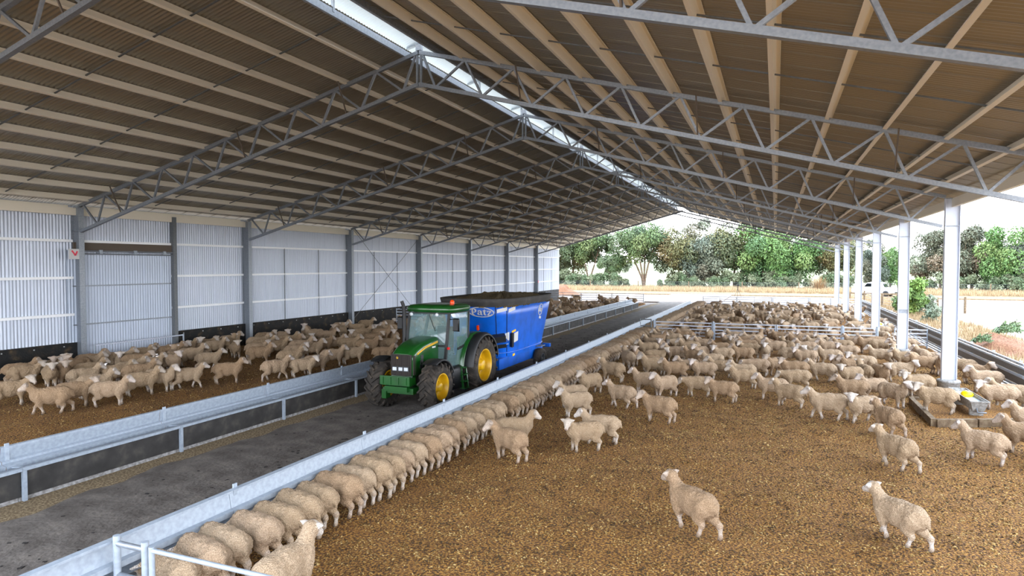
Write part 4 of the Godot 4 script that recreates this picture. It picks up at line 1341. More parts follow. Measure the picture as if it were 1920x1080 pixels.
# ---------------------------------------------------------------- sheep
# Skeleton of a lamb as tapered capsules: [a, b, radius at a, radius at b, tag, squeeze across]
# tag 0 fleece, 1 white face or leg, 2 hoof. Forward is +X, its right side is +Z.
func sheep_bones(pose: int) -> Dictionary:
	var b := []
	var drop := 0.0
	var yaw: float = [0.0, -1.0, 1.0, 0.0, 0.0, 0.0, -0.9, 0.5][pose]
	var neck_up: float = [0.95, 0.8, 0.8, 0.85, -0.55, 0.1, 0.8, 0.8][pose]
	var head_dip: float = [-0.5, -0.55, -0.55, -0.35, -1.0, -0.75, -0.5, -0.4][pose]
	var lying := pose == 7
	if lying:
		drop = -0.19
	var v := Vector3(0, drop, 0)
	b.append([Vector3(-0.30, 0.44, 0) + v, Vector3(-0.02, 0.415, 0) + v, 0.165, 0.195, 0, 1.12])
	b.append([Vector3(-0.02, 0.415, 0) + v, Vector3(0.25, 0.43, 0) + v, 0.195, 0.165, 0, 1.12])
	b.append([Vector3(-0.36, 0.43, 0) + v, Vector3(-0.26, 0.44, 0) + v, 0.125, 0.15, 0, 1.05])
	b.append([Vector3(0.25, 0.40, 0) + v, Vector3(0.33, 0.44, 0) + v, 0.13, 0.11, 0, 1.1])
	b.append([Vector3(-0.475, 0.47, 0) + v, Vector3(-0.515, 0.36, 0) + v, 0.035, 0.022, 0, 1.0])
	var n0 := Vector3(0.29, 0.475, 0) + v
	var nd := Vector3(cos(neck_up) * cos(yaw * 0.45), sin(neck_up), cos(neck_up) * sin(yaw * 0.45))
	var n1 := n0 + nd * 0.235
	b.append([n0, n1, 0.118, 0.076, 0, 1.0])
	var hd := Vector3(cos(head_dip) * cos(yaw), sin(head_dip), cos(head_dip) * sin(yaw))
	var side := Vector3(-sin(yaw), 0, cos(yaw))
	var hup := side.cross(hd).normalized()
	if hup.y < 0:
		hup = -hup
	var skull := n1 + hup * 0.022 + hd * 0.04
	var mouth := skull + hd * 0.165 - hup * 0.008
	b.append([n1, skull, 0.078, 0.07, 0, 1.0])
	b.append([skull + hd * 0.012 + hup * 0.006, skull + hd * 0.05, 0.069, 0.06, 1, 1.0])
	b.append([skull + hd * 0.02, mouth, 0.063, 0.037, 1, 1.0])
	b.append([skull + hd * 0.05 - hup * 0.03, mouth - hup * 0.012, 0.035, 0.026, 1, 1.0])
	for s in [-1.0, 1.0]:
		var e0: Vector3 = skull + hup * 0.028 - hd * 0.005 + side * s * 0.048
		var e1: Vector3 = e0 + side * s * 0.12 + hup * 0.012 - hd * 0.03
		b.append([e0, (e0 + e1) / 2, 0.017, 0.022, 1, 1.0])
		b.append([(e0 + e1) / 2, e1, 0.022, 0.009, 1, 1.0])
	if lying:
		for s in [-1.0, 1.0]:
			b.append([Vector3(0.2, 0.17, s * 0.12), Vector3(0.36, 0.06, s * 0.13), 0.07, 0.032, 0, 1.0])
			b.append([Vector3(0.36, 0.06, s * 0.13), Vector3(0.22, 0.03, s * 0.14), 0.032, 0.024, 1, 1.0])
			b.append([Vector3(-0.28, 0.17, s * 0.13), Vector3(-0.1, 0.1, s * 0.18), 0.12, 0.06, 0, 1.0])
			b.append([Vector3(-0.1, 0.08, s * 0.19), Vector3(-0.3, 0.04, s * 0.2), 0.04, 0.026, 1, 1.0])
	else:
		# fore-aft shift of each foot: front right, front left, hind right, hind left
		var sh: Array = [[0.0, 0.03, 0.02, -0.03], [0.02, -0.02, -0.04, 0.03], [-0.02, 0.03, 0.03, -0.03], [0.13, -0.10, -0.13, 0.12], [0.0, 0.03, -0.02, 0.03], [0.05, -0.05, -0.04, 0.04], [-0.1, 0.12, 0.12, -0.12], [0, 0, 0, 0]][pose]
		for i in 2:
			var s := 1.0 if i == 0 else -1.0
			var f: float = sh[i]
			var h: float = sh[2 + i]
			var lift := 0.03 if absf(f) > 0.09 and f < 0 else 0.0
			var z := s * 0.09
			b.append([Vector3(0.24, 0.38, z), Vector3(0.225, 0.27, z), 0.095, 0.062, 0, 1.0])
			b.append([Vector3(0.225, 0.28, z), Vector3(0.245 + f * 0.55 + absf(f) * 0.1, 0.165 + lift, z * 0.95), 0.06, 0.034, 0, 1.0])
			b.append([Vector3(0.245 + f * 0.55 + absf(f) * 0.1, 0.17 + lift, z * 0.95), Vector3(0.24 + f, 0.045 + lift * 0.6, z * 0.95), 0.031, 0.023, 1, 1.0])
			b.append([Vector3(0.24 + f, 0.042 + lift * 0.6, z * 0.95), Vector3(0.262 + f, 0.018 + lift * 0.5, z * 0.95), 0.025, 0.027, 2, 1.0])
			var zz := s * 0.095
			b.append([Vector3(-0.29, 0.40, zz), Vector3(-0.25 + h * 0.25, 0.28, zz), 0.125, 0.085, 0, 1.0])
			b.append([Vector3(-0.25 + h * 0.25, 0.28, zz), Vector3(-0.385 + h * 0.7, 0.185, zz * 0.98), 0.082, 0.038, 0, 1.0])
			b.append([Vector3(-0.385 + h * 0.7, 0.19, zz * 0.98), Vector3(-0.36 + h, 0.05, zz * 0.98), 0.034, 0.024, 1, 1.0])
			b.append([Vector3(-0.36 + h, 0.045, zz * 0.98), Vector3(-0.335 + h, 0.018, zz * 0.98), 0.026, 0.028, 2, 1.0])
	return {"bones": b, "eyes": [skull + hd * 0.055 + hup * 0.022 + side * 0.05, skull + hd * 0.055 + hup * 0.022 - side * 0.05], "nose": mouth + hd * 0.03}

func sheep_mesh(pose: int) -> ArrayMesh:
	var sk := sheep_bones(pose)
	var cell := 0.0125
	var k := 62.0
	var lo := Vector3(9, 9, 9)
	var hi := -lo
	for b in sk.bones:
		for e in 2:
			lo = lo.min(b[e] - Vector3.ONE * (b[2 + e] + 0.04))
			hi = hi.max(b[e] + Vector3.ONE * (b[2 + e] + 0.04))
	var nx := int((hi.x - lo.x) / cell) + 2
	var ny := int((hi.y - lo.y) / cell) + 2
	var nz := int((hi.z - lo.z) / cell) + 2
	var total := nx * ny * nz
	var S := PackedFloat32Array()
	var W := PackedFloat32Array()
	var H := PackedFloat32Array()
	S.resize(total); W.resize(total); H.resize(total)
	var sy := nz
	var sx := ny * nz
	for b in sk.bones:
		var a: Vector3 = b[0]
		var c: Vector3 = b[1]
		var ra: float = b[2]
		var rb: float = b[3]
		var tg: int = b[4]
		var sq: float = b[5]
		var mlo := a.min(c) - Vector3.ONE * (maxf(ra, rb) + 0.045)
		var mhi := a.max(c) + Vector3.ONE * (maxf(ra, rb) + 0.045)
		var i0 := maxi(0, int((mlo.x - lo.x) / cell)); var i1 := mini(nx - 1, int((mhi.x - lo.x) / cell))
		var j0 := maxi(0, int((mlo.y - lo.y) / cell)); var j1 := mini(ny - 1, int((mhi.y - lo.y) / cell))
		var k0 := maxi(0, int((mlo.z - lo.z) / cell)); var k1 := mini(nz - 1, int((mhi.z - lo.z) / cell))
		var ab := c - a
		var inv := 1.0 / maxf(1e-9, ab.length_squared())
		for i in range(i0, i1 + 1):
			for j in range(j0, j1 + 1):
				var base := i * sx + j * sy
				for q in range(k0, k1 + 1):
					var p := Vector3(lo.x + i * cell, lo.y + j * cell, lo.z + q * cell) - a
					var t := clampf(p.dot(ab) * inv, 0.0, 1.0)
					var d := p - ab * t
					d.z *= sq
					var v := exp(-k * (d.length() - ra - (rb - ra) * t))
					S[base + q] += v
					if tg == 1:
						W[base + q] += v
					elif tg == 2:
						H[base + q] += v
	var id := PackedInt32Array()
	id.resize(total)
	id.fill(-1)
	var D := PackedFloat32Array()
	D.resize(total)
	for i in total:
		var s := S[i]
		D[i] = 0.2 if s <= 0.0001 else -log(s) / k
	var verts := PackedVector3Array()
	var norms := PackedVector3Array()
	var cols := PackedColorArray()
	var wool := FastNoiseLite.new()
	wool.seed = 21
	wool.frequency = 16.0
	wool.fractal_octaves = 2
	var offs := [0, sx, sy, sx + sy, 1, sx + 1, sy + 1, sx + sy + 1]
	var corner := [Vector3(0, 0, 0), Vector3(1, 0, 0), Vector3(0, 1, 0), Vector3(1, 1, 0), Vector3(0, 0, 1), Vector3(1, 0, 1), Vector3(0, 1, 1), Vector3(1, 1, 1)]
	var edges := [[0, 1], [2, 3], [4, 5], [6, 7], [0, 2], [1, 3], [4, 6], [5, 7], [0, 4], [1, 5], [2, 6], [3, 7]]
	for i in nx - 1:
		for j in ny - 1:
			var base := i * sx + j * sy
			for q in nz - 1:
				var o := base + q
				if absf(D[o]) > 0.03:
					continue
				var inside := 0
				for e in offs:
					if D[o + e] < 0.0:
						inside += 1
				if inside == 0 or inside == 8:
					continue
				var p := Vector3.ZERO
				var n := 0
				for e in edges:
					var da := D[o + offs[e[0]]]
					var db := D[o + offs[e[1]]]
					if (da < 0.0) != (db < 0.0):
						p += corner[e[0]].lerp(corner[e[1]], da / (da - db))
						n += 1
				p /= n
				var g := Vector3(D[o + sx] - D[o] + D[o + sx + sy + 1] - D[o + sy + 1], D[o + sy] - D[o] + D[o + sx + sy + 1] - D[o + sx + 1], D[o + 1] - D[o] + D[o + sx + sy + 1] - D[o + sx + sy]).normalized()
				var pos := lo + (Vector3(i, j, q) + p) * cell
				var s := maxf(1e-6, S[o])
				var w := clampf(W[o] / s, 0, 1)
				var h := clampf(H[o] / s, 0, 1)
				var f := clampf(1.0 - w - h, 0, 1)
				pos += g * (wool.get_noise_3dv(pos) * 0.011 + wool.get_noise_3dv(pos * 2.7) * 0.006) * f
				if pos.y < 0.0:
					pos.y = 0.0
				var t := wool.get_noise_3dv(pos * 0.6 + Vector3(7, 3, 1))
				var fleece := Color(0.53, 0.405, 0.27).lerp(Color(0.67, 0.54, 0.39), 0.5 + 0.5 * t)
				var c := fleece.lerp(Color(0.9, 0.86, 0.83), smoothstep(0.3, 0.75, w)).lerp(Color(0.30, 0.25, 0.21), smoothstep(0.45, 0.8, h))
				for e in sk.eyes:
					if pos.distance_to(e) < 0.019:
						c = Color(0.03, 0.025, 0.02)
				if pos.distance_to(sk.nose) < 0.022:
					c = Color(0.42, 0.28, 0.26)
				id[o] = verts.size()
				verts.append(Vector3(pos.x * 0.93, pos.y * 1.07, pos.z))
				norms.append(g)
				cols.append(c)
	var idx := PackedInt32Array()
	for i in range(1, nx - 1):
		for j in range(1, ny - 1):
			var base := i * sx + j * sy
			for q in range(1, nz - 1):
				var o := base + q
				var d := D[o]
				if absf(d) > 0.03:
					continue
				var ins := d < 0.0
				for ax in 3:
					var st: int = [sx, sy, 1][ax]
					if (D[o + st] < 0.0) == ins:
						continue
					var u: int = [sy, 1, sx][ax]
					var v: int = [1, sx, sy][ax]
					var a := id[o]
					var b := id[o - u]
					var c := id[o - u - v]
					var e := id[o - v]
					if a < 0 or b < 0 or c < 0 or e < 0:
						continue
					if ins:
						idx.append_array([a, c, b, a, e, c])
					else:
						idx.append_array([a, b, c, a, c, e])
	# normals of the finished, woolly surface
	var acc := PackedVector3Array()
	acc.resize(verts.size())
	for i in range(0, idx.size(), 3):
		var a := verts[idx[i]]
		var fn := (verts[idx[i + 2]] - a).cross(verts[idx[i + 1]] - a)
		for q in 3:
			acc[idx[i + q]] += fn
	for i in norms.size():
		if acc[i].length_squared() > 0.0:
			norms[i] = acc[i].normalized()
	var arr := []
	arr.resize(Mesh.ARRAY_MAX)
	arr[Mesh.ARRAY_VERTEX] = verts
	arr[Mesh.ARRAY_NORMAL] = norms
	arr[Mesh.ARRAY_COLOR] = cols
	arr[Mesh.ARRAY_INDEX] = idx
	var m := ArrayMesh.new()
	m.add_surface_from_arrays(Mesh.PRIMITIVE_TRIANGLES, arr)
	return m

func place_sheep(proto: Array, e: Array, y: float, label: String, group: String) -> void:
	var o: MeshInstance3D = proto[e[3]].duplicate()
	o.name = numbered("lamb")
	o.material_override = M["fleece_%d" % rng.randi_range(0, 3)]
	add_child(o)
	var s := rng.randf_range(0.95, 1.06)
	o.transform = Transform3D(Basis(Vector3.UP, e[2]).scaled(Vector3.ONE * s), Vector3(e[0], y, e[1]))
	tag(o, label, "sheep", group)

func build_sheep_flock() -> void:
	var proto := []
	for p in 8:
		var o := MeshInstance3D.new()
		o.mesh = sheep_mesh(p)
		o.name = "lamb_shape"
		proto.append(o)
	var how := ["standing, head up", "standing, head turned left", "standing, head turned right", "walking", "feeding", "neck stretched low", "walking, head turned", "lying down"]
	var facing := func(h: float) -> String: return ["facing the open side", "facing the far gable", "facing the lane", "facing the shed mouth"][int(round(h / (PI / 2))) % 4]
	var facing_l := func(h: float) -> String: return ["facing the lane", "facing the far gable", "facing the clad wall", "facing the shed mouth"][int(round(h / (PI / 2))) % 4]
	for e in FEED_ROW:
		place_sheep(proto, [e[0] - 0.02, e[1], e[2], 4], -0.005, "cream lamb in the packed row, feeding with its head under the trough plate", "lambs feeding in the row")
	var special := {0: "lamb beside the feeding row with its face turned, in front of a lamb facing away", 1: "lamb facing away right behind the lone lamb beside the feeding row", 2: "front lamb of a pair on open litter, looking at the viewer", 3: "rear lamb of a pair on open litter beside the feeding row", 7: "lamb walking alone toward the feeding row, clear of the crowd"}
	var n: int = PEN_RIGHT.size()
	for i in n:
		var e: Array = PEN_RIGHT[i]
		var zone := "at the crowd's near edge" if e[1] > -21.0 else ("in the crowd" if e[1] > -29.0 else "packed against the cross fence")
		if e[1] > -13.5 and e[0] > -2.5:
			zone = "alone on the open litter"
		if e[0] > 3.6 and e[1] > -24.5:
			zone = "by the water trough"
		var lab: String = "cream lamb %s, %s, %s" % [how[e[3]], facing.call(e[2]), zone]
		var grp: String = "lambs " + zone + ", " + how[e[3]] + ", " + facing.call(e[2])
		if special.has(i):
			lab = special[i]
			grp = ""
		place_sheep(proto, e, 0.1 if (e[0] > 3.75 and e[0] < 5.7 and e[1] < -19.4 and e[1] > -21.6) else -0.01, lab, grp)
	for e in PEN_LEFT:
		var zone := "at the trough edge" if e[0] > -17.0 else ("by the black base" if e[0] < -20.8 else "in the middle")
		place_sheep(proto, e, LEFT_FLOOR - 0.01, "tan wall-yard lamb %s, %s, %s" % [how[e[3]], facing_l.call(e[2]), zone], "wall side lambs " + zone + ", " + how[e[3]] + ", " + facing_l.call(e[2]))
	# the far flocks, too many to count: one body of sheep for each yard
	for q in [[FAR_RIGHT, 0.0, "distant_flock", "dense distant flock of cream lambs beyond the cross fence on the open side"], [FAR_ROW, 0.0, "distant_feeding_row", "distant row of lambs feeding at the right trough beyond the cross fence"], [FAR_LEFT, LEFT_FLOOR, "distant_flock", "distant flock of tan lambs, many lying, in the far wall side yard"]]:
		var t := thing(q[2], q[3], "sheep flock")
		t.set_meta("kind", "stuff")
		for p in 8:
			var some: Array = q[0].filter(func(e): return e[3] == p)
			if some.is_empty():
				continue
			var mm := MultiMesh.new()
			mm.transform_format = MultiMesh.TRANSFORM_3D
			mm.mesh = proto[p].mesh
			mm.instance_count = some.size()
			for i in some.size():
				var e: Array = some[i]
				mm.set_instance_transform(i, Transform3D(Basis(Vector3.UP, e[2]).scaled(Vector3.ONE * rng.randf_range(0.95, 1.06)), Vector3(e[0] + (-0.02 if p == 4 else 0.0), q[1] - 0.01, e[1])))
			var mi := MultiMeshInstance3D.new()
			mi.name = "lambs"
			mi.multimesh = mm
			mi.material_override = M["fleece_%d" % (p % 4)]
			t.add_child(mi, true)
	for p in proto:
		p.free()

# ---------------------------------------------------------------- outdoors
func foliage(seed_: int, rx: float, ry: float, cy: float, leaves: int, pal: Array, blobs := 26, leaf_len := 0.42) -> ArrayMesh:
	var r := RandomNumberGenerator.new()
	r.seed = seed_
	var cs := []
	for i in blobs:
		var d := Vector3(r.randfn(), r.randfn(), r.randfn()).normalized()
		var q := pow(r.randf(), 0.4)
		cs.append([Vector3(d.x * rx * 0.8 * q, cy + d.y * ry * 0.82 * q, d.z * rx * 0.8 * q), r.randf_range(0.2, 0.36) * minf(rx, ry), pal[r.randi_range(0, pal.size() - 1)]])
	var v := PackedVector3Array()
	var n := PackedVector3Array()
	var c := PackedColorArray()
	for i in leaves:
		var b: Array = cs[r.randi_range(0, blobs - 1)]
		var d := Vector3(r.randfn(), r.randfn() + 0.15, r.randfn()).normalized()
		var p: Vector3 = b[0] + d * b[1] * r.randf_range(0.72, 1.03)
		if p.y < 0.15:
			continue
		var ax := (Vector3(r.randfn(), r.randfn() - 0.9, r.randfn()) + d * 0.4).normalized()
		var sd := ax.cross(d + Vector3(r.randfn(), r.randfn(), r.randfn()) * 0.35).normalized()
		var L := leaf_len * r.randf_range(0.6, 1.2)
		var w := L * 0.24
		var nn := sd.cross(ax).normalized()
		if nn.dot(d) < 0:
			nn = -nn
		var col: Color = b[2]
		col = col.lerp(pal[r.randi_range(0, pal.size() - 1)], r.randf() * 0.45) * r.randf_range(0.75, 1.2)
		col.a = 1.0
		var m := p + ax * L * 0.5
		var a := p
		var e := p + ax * L + nn * -0.05
		var l := m + sd * w
		var o := m - sd * w
		if (o - a).cross(l - a).dot(nn) < 0:
			l = m - sd * w
			o = m + sd * w
		for q in [a, l, o, l, e, o]:
			v.append(q)
			n.append(nn)
			c.append(col)
	var arr := []
	arr.resize(Mesh.ARRAY_MAX)
	arr[Mesh.ARRAY_VERTEX] = v
	arr[Mesh.ARRAY_NORMAL] = n
	arr[Mesh.ARRAY_COLOR] = c
	var me := ArrayMesh.new()
	me.add_surface_from_arrays(Mesh.PRIMITIVE_TRIANGLES, arr)
	return me

func trunk_mesh(seed_: int, h: float, spread: float, stems: int, r0: float) -> ArrayMesh:
	var r := RandomNumberGenerator.new()
	r.seed = seed_
	var st := soft()
	for s in stems:
		var a := TAU * s / stems + r.randf()
		var out := Vector3(cos(a), 0, sin(a)) * (spread * r.randf_range(0.5, 1.0) if stems > 1 else 0.15)
		var top := out + Vector3(0, h * r.randf_range(0.75, 1.0), 0)
		var p1 := out * 0.12 + Vector3(0, h * 0.18, 0)
		var p2 := out * 0.5 + Vector3(r.randfn() * 0.15, h * 0.5, r.randfn() * 0.15)
		tube(st, [Vector3(0, -0.2, 0), p1, p2, top], r0, r0 * 0.25, 8)
		for k in 3:
			var b0 := p2.lerp(top, 0.2 + 0.25 * k)
			var bd := Vector3(r.randfn(), 0.6, r.randfn()).normalized() * spread * 0.8
			tube(st, [b0, b0 + bd * 0.5, b0 + bd + Vector3(0, 0.3, 0)], r0 * 0.35, r0 * 0.1, 6)
	return made(st)

func build_outdoors() -> void:
	# linear leaf colours
	var mid := [Color(0.058, 0.097, 0.031), Color(0.075, 0.119, 0.035), Color(0.044, 0.079, 0.031), Color(0.110, 0.141, 0.044), Color(0.084, 0.114, 0.053)]
	var olive := [Color(0.084, 0.093, 0.035), Color(0.119, 0.114, 0.040), Color(0.058, 0.075, 0.031), Color(0.176, 0.128, 0.049), Color(0.075, 0.093, 0.044)]
	var fresh := [Color(0.066, 0.141, 0.031), Color(0.088, 0.167, 0.040), Color(0.049, 0.102, 0.035), Color(0.128, 0.185, 0.049)]
	var grey := [Color(0.093, 0.119, 0.084), Color(0.075, 0.097, 0.070), Color(0.119, 0.132, 0.084), Color(0.132, 0.119, 0.075)]
	var rust := [Color(0.110, 0.106, 0.058), Color(0.154, 0.110, 0.066), Color(0.079, 0.088, 0.053), Color(0.102, 0.114, 0.070)]
	var kinds := [foliage(1, 5.8, 4.2, 7.4, 17000, mid, 34), foliage(2, 5.0, 5.8, 5.9, 16000, olive, 34), foliage(3, 5.4, 5.6, 5.8, 17000, fresh, 34), foliage(4, 4.2, 5.6, 5.7, 16000, grey, 32), foliage(5, 4.8, 5.0, 5.0, 18000, rust, 32)]
	var trunks := [trunk_mesh(1, 8.5, 3.0, 4, 0.2), trunk_mesh(2, 8.0, 1.5, 1, 0.24), trunk_mesh(3, 8.0, 2.0, 2, 0.2)]
	# [x, z, kind, trunk, scale, label]
	var trees := [
		[-43.0, -118.0, 1, 1, 0.95, "yellowish olive gum tree behind the soil heap, next to the shed corner"],
		[-37.5, -124.0, 1, 1, 1.1, "tall olive gum tree with rusty crown tips left of the spreading gum"],
		[-33.0, -120.0, 0, 2, 1.12, "dark green gum tree just left of the spreading gum's forked trunk"],
		[-27.5, -116.0, 0, 2, 0.62, "low dark bushy gum in front of the tall olive gums"],
		[-22.0, -117.0, 0, 0, 1.12, "spreading gum tree with several bare forked limbs"],
		[-16.2, -120.0, 1, 1, 1.08, "olive and orange tipped gum right of the spreading gum"],
		[-11.8, -119.0, 3, 1, 1.12, "grey green gum with a thin straight trunk"],
		[-6.8, -121.0, 1, 1, 1.15, "rust tipped gum between the grey gum and the bright green gums"],
		[-2.2, -120.0, 2, 2, 1.12, "large bright green gum left of the gap to the field"],
		[2.2, -122.0, 2, 2, 1.12, "bright green gum at the edge of the gap to the field"],
		[9.6, -124.0, 1, 1, 0.98, "olive gum standing alone right of the gap to the field"],
		[16.0, -132.0, 3, 1, 0.8, "small grey green gum behind the white pickup"],
		[19.5, -136.0, 2, 2, 0.72, "small bright green tree behind the pickup bonnet"],
		[24.5, -122.0, 4, 1, 1.0, "rusty brown gum between the two nearest open side columns"],
		[28.5, -121.0, 4, 2, 1.05, "second rusty brown gum beside the nearest open side column"],
		[32.0, -117.0, 2, 2, 0.95, "light green tree right of the nearest open side column"],
		[35.2, -115.0, 3, 2, 0.92, "feathery grey green tree right of the nearest open side column"],
		[39.5, -114.0, 2, 2, 1.08, "big round bright green tree on the right beyond the yard"],
		[45.0, -114.0, 0, 2, 1.1, "dark green tree at the far right beyond the yard"],
	]
	for e in trees:
		var t := thing("gum_tree", e[5], "tree", Vector3(e[0], 0, e[1]), e[0] * 1.7, "trees beyond the paddock fence")
		t.scale = Vector3.ONE * e[4]
		put("crown", kinds[e[2]], M.leaf, t)
		put("trunk", trunks[e[3]], M.bark, t)
	# low scrub filling the foot of the tree line
	var scrub := foliage(9, 2.6, 1.6, 1.1, 4500, [Color(0.070, 0.106, 0.044), Color(0.106, 0.123, 0.062), Color(0.123, 0.137, 0.070)], 14, 0.3)
	var sx := [[-44.0, -114.0, 1.4], [-37.0, -116.0, 1.5], [-28.0, -114.5, 1.4], [-15.3, -117.0, 1.3], [-7.5, -117.5, 1.4], [-0.8, -118.0, 1.5], [3.2, -119.0, 1.2], [9.0, -119.0, 1.3], [24.0, -117.0, 1.3], [33.5, -113.0, 1.4], [39.0, -111.5, 1.4], [-40.0, -115.0, 1.0], [-34.0, -114.5, 1.2], [-30.2, -113.0, 1.1], [-25.6, -113.5, 0.9], [-17.5, -115.0, 0.8], [-13.2, -115.2, 1.0], [-9.5, -115.8, 1.0], [-3.6, -116.4, 1.1], [1.4, -117.0, 1.0], [27.0, -116.0, 1.2], [31.0, -113.5, 1.2], [36.5, -111.5, 1.3], [42.0, -110.5, 1.3]]
	for i in sx.size():
		var o := put("scrub_bush", scrub, M.leaf)
		o.transform = Transform3D(Basis(Vector3.UP, i * 1.3).scaled(Vector3.ONE * sx[i][2]), Vector3(sx[i][0], 0, sx[i][1]))
		tag(o, "low green scrub bush at the foot of the tree line", "bush", "scrub under the trees")
	# dry grass along the verge
	var g := soft()
	for i in 5:
		var a := TAU * i / 5
		var d := Vector3(cos(a), 0, sin(a))
		var s := d.cross(Vector3.UP) * 0.02
		tri(g, d * 0.04 - s, d * 0.18 + Vector3(0, 0.5 + 0.08 * (i % 3), 0), d * 0.04 + s)
	var mm := MultiMesh.new()
	mm.transform_format = MultiMesh.TRANSFORM_3D
	mm.use_colors = true
	mm.mesh = made(g)
	mm.instance_count = 16000
	for i in 16000:
		var p: Vector3
		if i < 13000:
			p = Vector3(rng.randf_range(-50, 50), -0.02, rng.randf_range(-118, -101))
		else:
			p = Vector3(rng.randf_range(7.8, 12.2), -0.02, rng.randf_range(-92, -26))
		var s := rng.randf_range(0.4, 1.3) * (1.0 if i < 13000 else 0.6)
		mm.set_instance_transform(i, Transform3D(Basis(Vector3.UP, rng.randf() * TAU).scaled(Vector3(s * 1.6, s, s * 1.6)), p))
		mm.set_instance_color(i, Color(0.24, 0.16, 0.08).lerp(Color(0.36, 0.27, 0.15), rng.randf()))
	var mi := MultiMeshInstance3D.new()
	mi.name = "dry_grass"
	mi.multimesh = mm
	mi.material_override = M.dry_blade
	add_child(mi)
	tag(mi, "dry straw coloured grass growing along the fence and yard edge", "grass")
	mi.set_meta("kind", "stuff")
	# paddock fence
	var f := thing("paddock_fence", "post and wire fence along the foot of the trees", "fence", Vector3(0, 0, 0))
	var fx := func(x: float) -> float: return -111.0 - (x + 12.0) * 0.02
	for i in 13:
		var x := -47.0 + i * 8.4
		var st := soft()
		tube(st, [Vector3(x, -0.1, fx.call(x)), Vector3(x, 1.35, fx.call(x))], 0.09, 0.08, 8)
		obj("post", st, M.timber, f)
	for k in 5:
		var st := soft()
		tube(st, [Vector3(-50, 0.25 + 0.24 * k, fx.call(-50.0)), Vector3(55, 0.25 + 0.24 * k, fx.call(55.0))], 0.012, 0.012, 4)
		obj("wire", st, M.galv_dull, f)
	# yard fence on the right
	f = thing("yard_fence", "old timber post fence with netting on the gravel yard edge", "fence")
	var yp := [[10.7, -62.2], [12.6, -63.6], [15.0, -65.6], [9.4, -70.0], [8.8, -78.0]]
	for q in yp:
		var st := soft()
		tube(st, [Vector3(q[0], -0.1, q[1]), Vector3(q[0], 1.3, q[1])], 0.1, 0.09, 8)
		obj("post", st, M.timber, f)
	for k in 4:
		var st := soft()
		tube(st, [Vector3(8.8, 0.3 + 0.25 * k, -78), Vector3(9.4, 0.3 + 0.25 * k, -70), Vector3(10.7, 0.3 + 0.25 * k, -62.2), Vector3(12.6, 0.3 + 0.25 * k, -63.6), Vector3(15.0, 0.3 + 0.25 * k, -65.6)], 0.012, 0.012, 4)
		obj("wire", st, M.galv_dull, f)
	var rail := thing("guide_rail", "low timber rail on posts leading toward the white pickup", "rail", Vector3(8.6, 0, -84.0))
	for i in 4:
		var st := flat()
		box(st, Vector3(i * 2.2 - 0.6, 0.4, i * 1.2), Vector3(0.16, 0.9, 0.16))
		obj("post", st, M.timber, rail)
	var rs := flat()
	bar(rs, Vector3(-0.9, 0.82, -0.2), Vector3(6.6, 0.82, 3.9), 0.1, 0.16)
	obj("beam", rs, M.timber, rail)
	# soil heaps
	var heaps := [[Vector3(-28.2, -0.05, -86.0), 3.9, 1.45, 2.4, "pinkish soil heap outside the far corner of the clad wall"], [Vector3(9.9, -0.05, -37.2), 2.1, 0.75, 3.0, "orange brown soil heap with weeds outside the belt barrier"]]
	for h in heaps:
		var n := FastNoiseLite.new()
		n.seed = 31
		n.frequency = 0.5
		var st := soft()
		var rr := []
		for k in 12:
			var e := 1.0 - k / 11.5
			var ring := PackedVector3Array()
			for i in 40:
				var a := -TAU * i / 40
				var p := Vector3(cos(a) * h[1] * e, 0, sin(a) * h[3] * e)
				var bump := n.get_noise_2d(p.x * 2.0, p.z * 2.0)
				p *= 1.0 + 0.15 * bump
				p.y = h[2] * (0.5 + 0.5 * cos(PI * minf(1.0, e))) * (1.0 + 0.35 * bump) + 0.12 * n.get_noise_2d(p.x * 8.0, p.z * 8.0) * (1.0 - e)
				ring.append(p)
			rr.append(ring)
		rings(st, rr)
		var o := obj("soil_heap", st, M.soil)
		o.position = h[0]
		tag(o, h[4], "soil heap")
	# weeds and shrubs
	var weed := foliage(12, 0.5, 0.4, 0.35, 500, [Color(0.088, 0.143, 0.055), Color(0.138, 0.182, 0.083), Color(0.072, 0.121, 0.055)], 8, 0.16)
	var shrub := foliage(13, 1.3, 1.9, 1.5, 2600, [Color(0.121, 0.209, 0.033), Color(0.165, 0.242, 0.050), Color(0.088, 0.154, 0.033)], 12, 0.3)
	var bluebush := foliage(14, 1.7, 0.9, 0.75, 1800, [Color(0.132, 0.176, 0.110), Color(0.176, 0.209, 0.138)], 12, 0.2)
	for w in [[weed, 8.9, -36.0, 0.9, "small green weed on the near side of the orange soil heap", 0.35], [weed, 10.2, -37.6, 0.8, "pale weed growing on top of the orange soil heap", 0.7], [weed, 12.2, -44.5, 1.5, "leggy pale bush behind the orange soil heap", 0.0], [weed, 12.6, -36.8, 1.0, "weed at the right foot of the orange soil heap", 0.0], [shrub, 9.9, -60.0, 1.15, "bright lime green wattle shrub just outside the barrier", 0.0], [bluebush, 10.6, -53.5, 0.8, "grey green bush beside the barrier in front of the old posts", 0.0], [bluebush, 12.0, -62.0, 1.1, "grey green bush tangled in the old post fence", 0.0]]:
		var o := put("yard_shrub", w[0], M.leaf)
		o.transform = Transform3D(Basis.IDENTITY.scaled(Vector3.ONE * w[3]), Vector3(w[1], w[5] - 0.05, w[2]))
		tag(o, w[4], "shrub")
	var rush := thing("dry_shrub", "tall clump of dry straw coloured reeds by the gap to the field", "shrub", Vector3(6.3, 0, -112.0))
	var rb := soft()
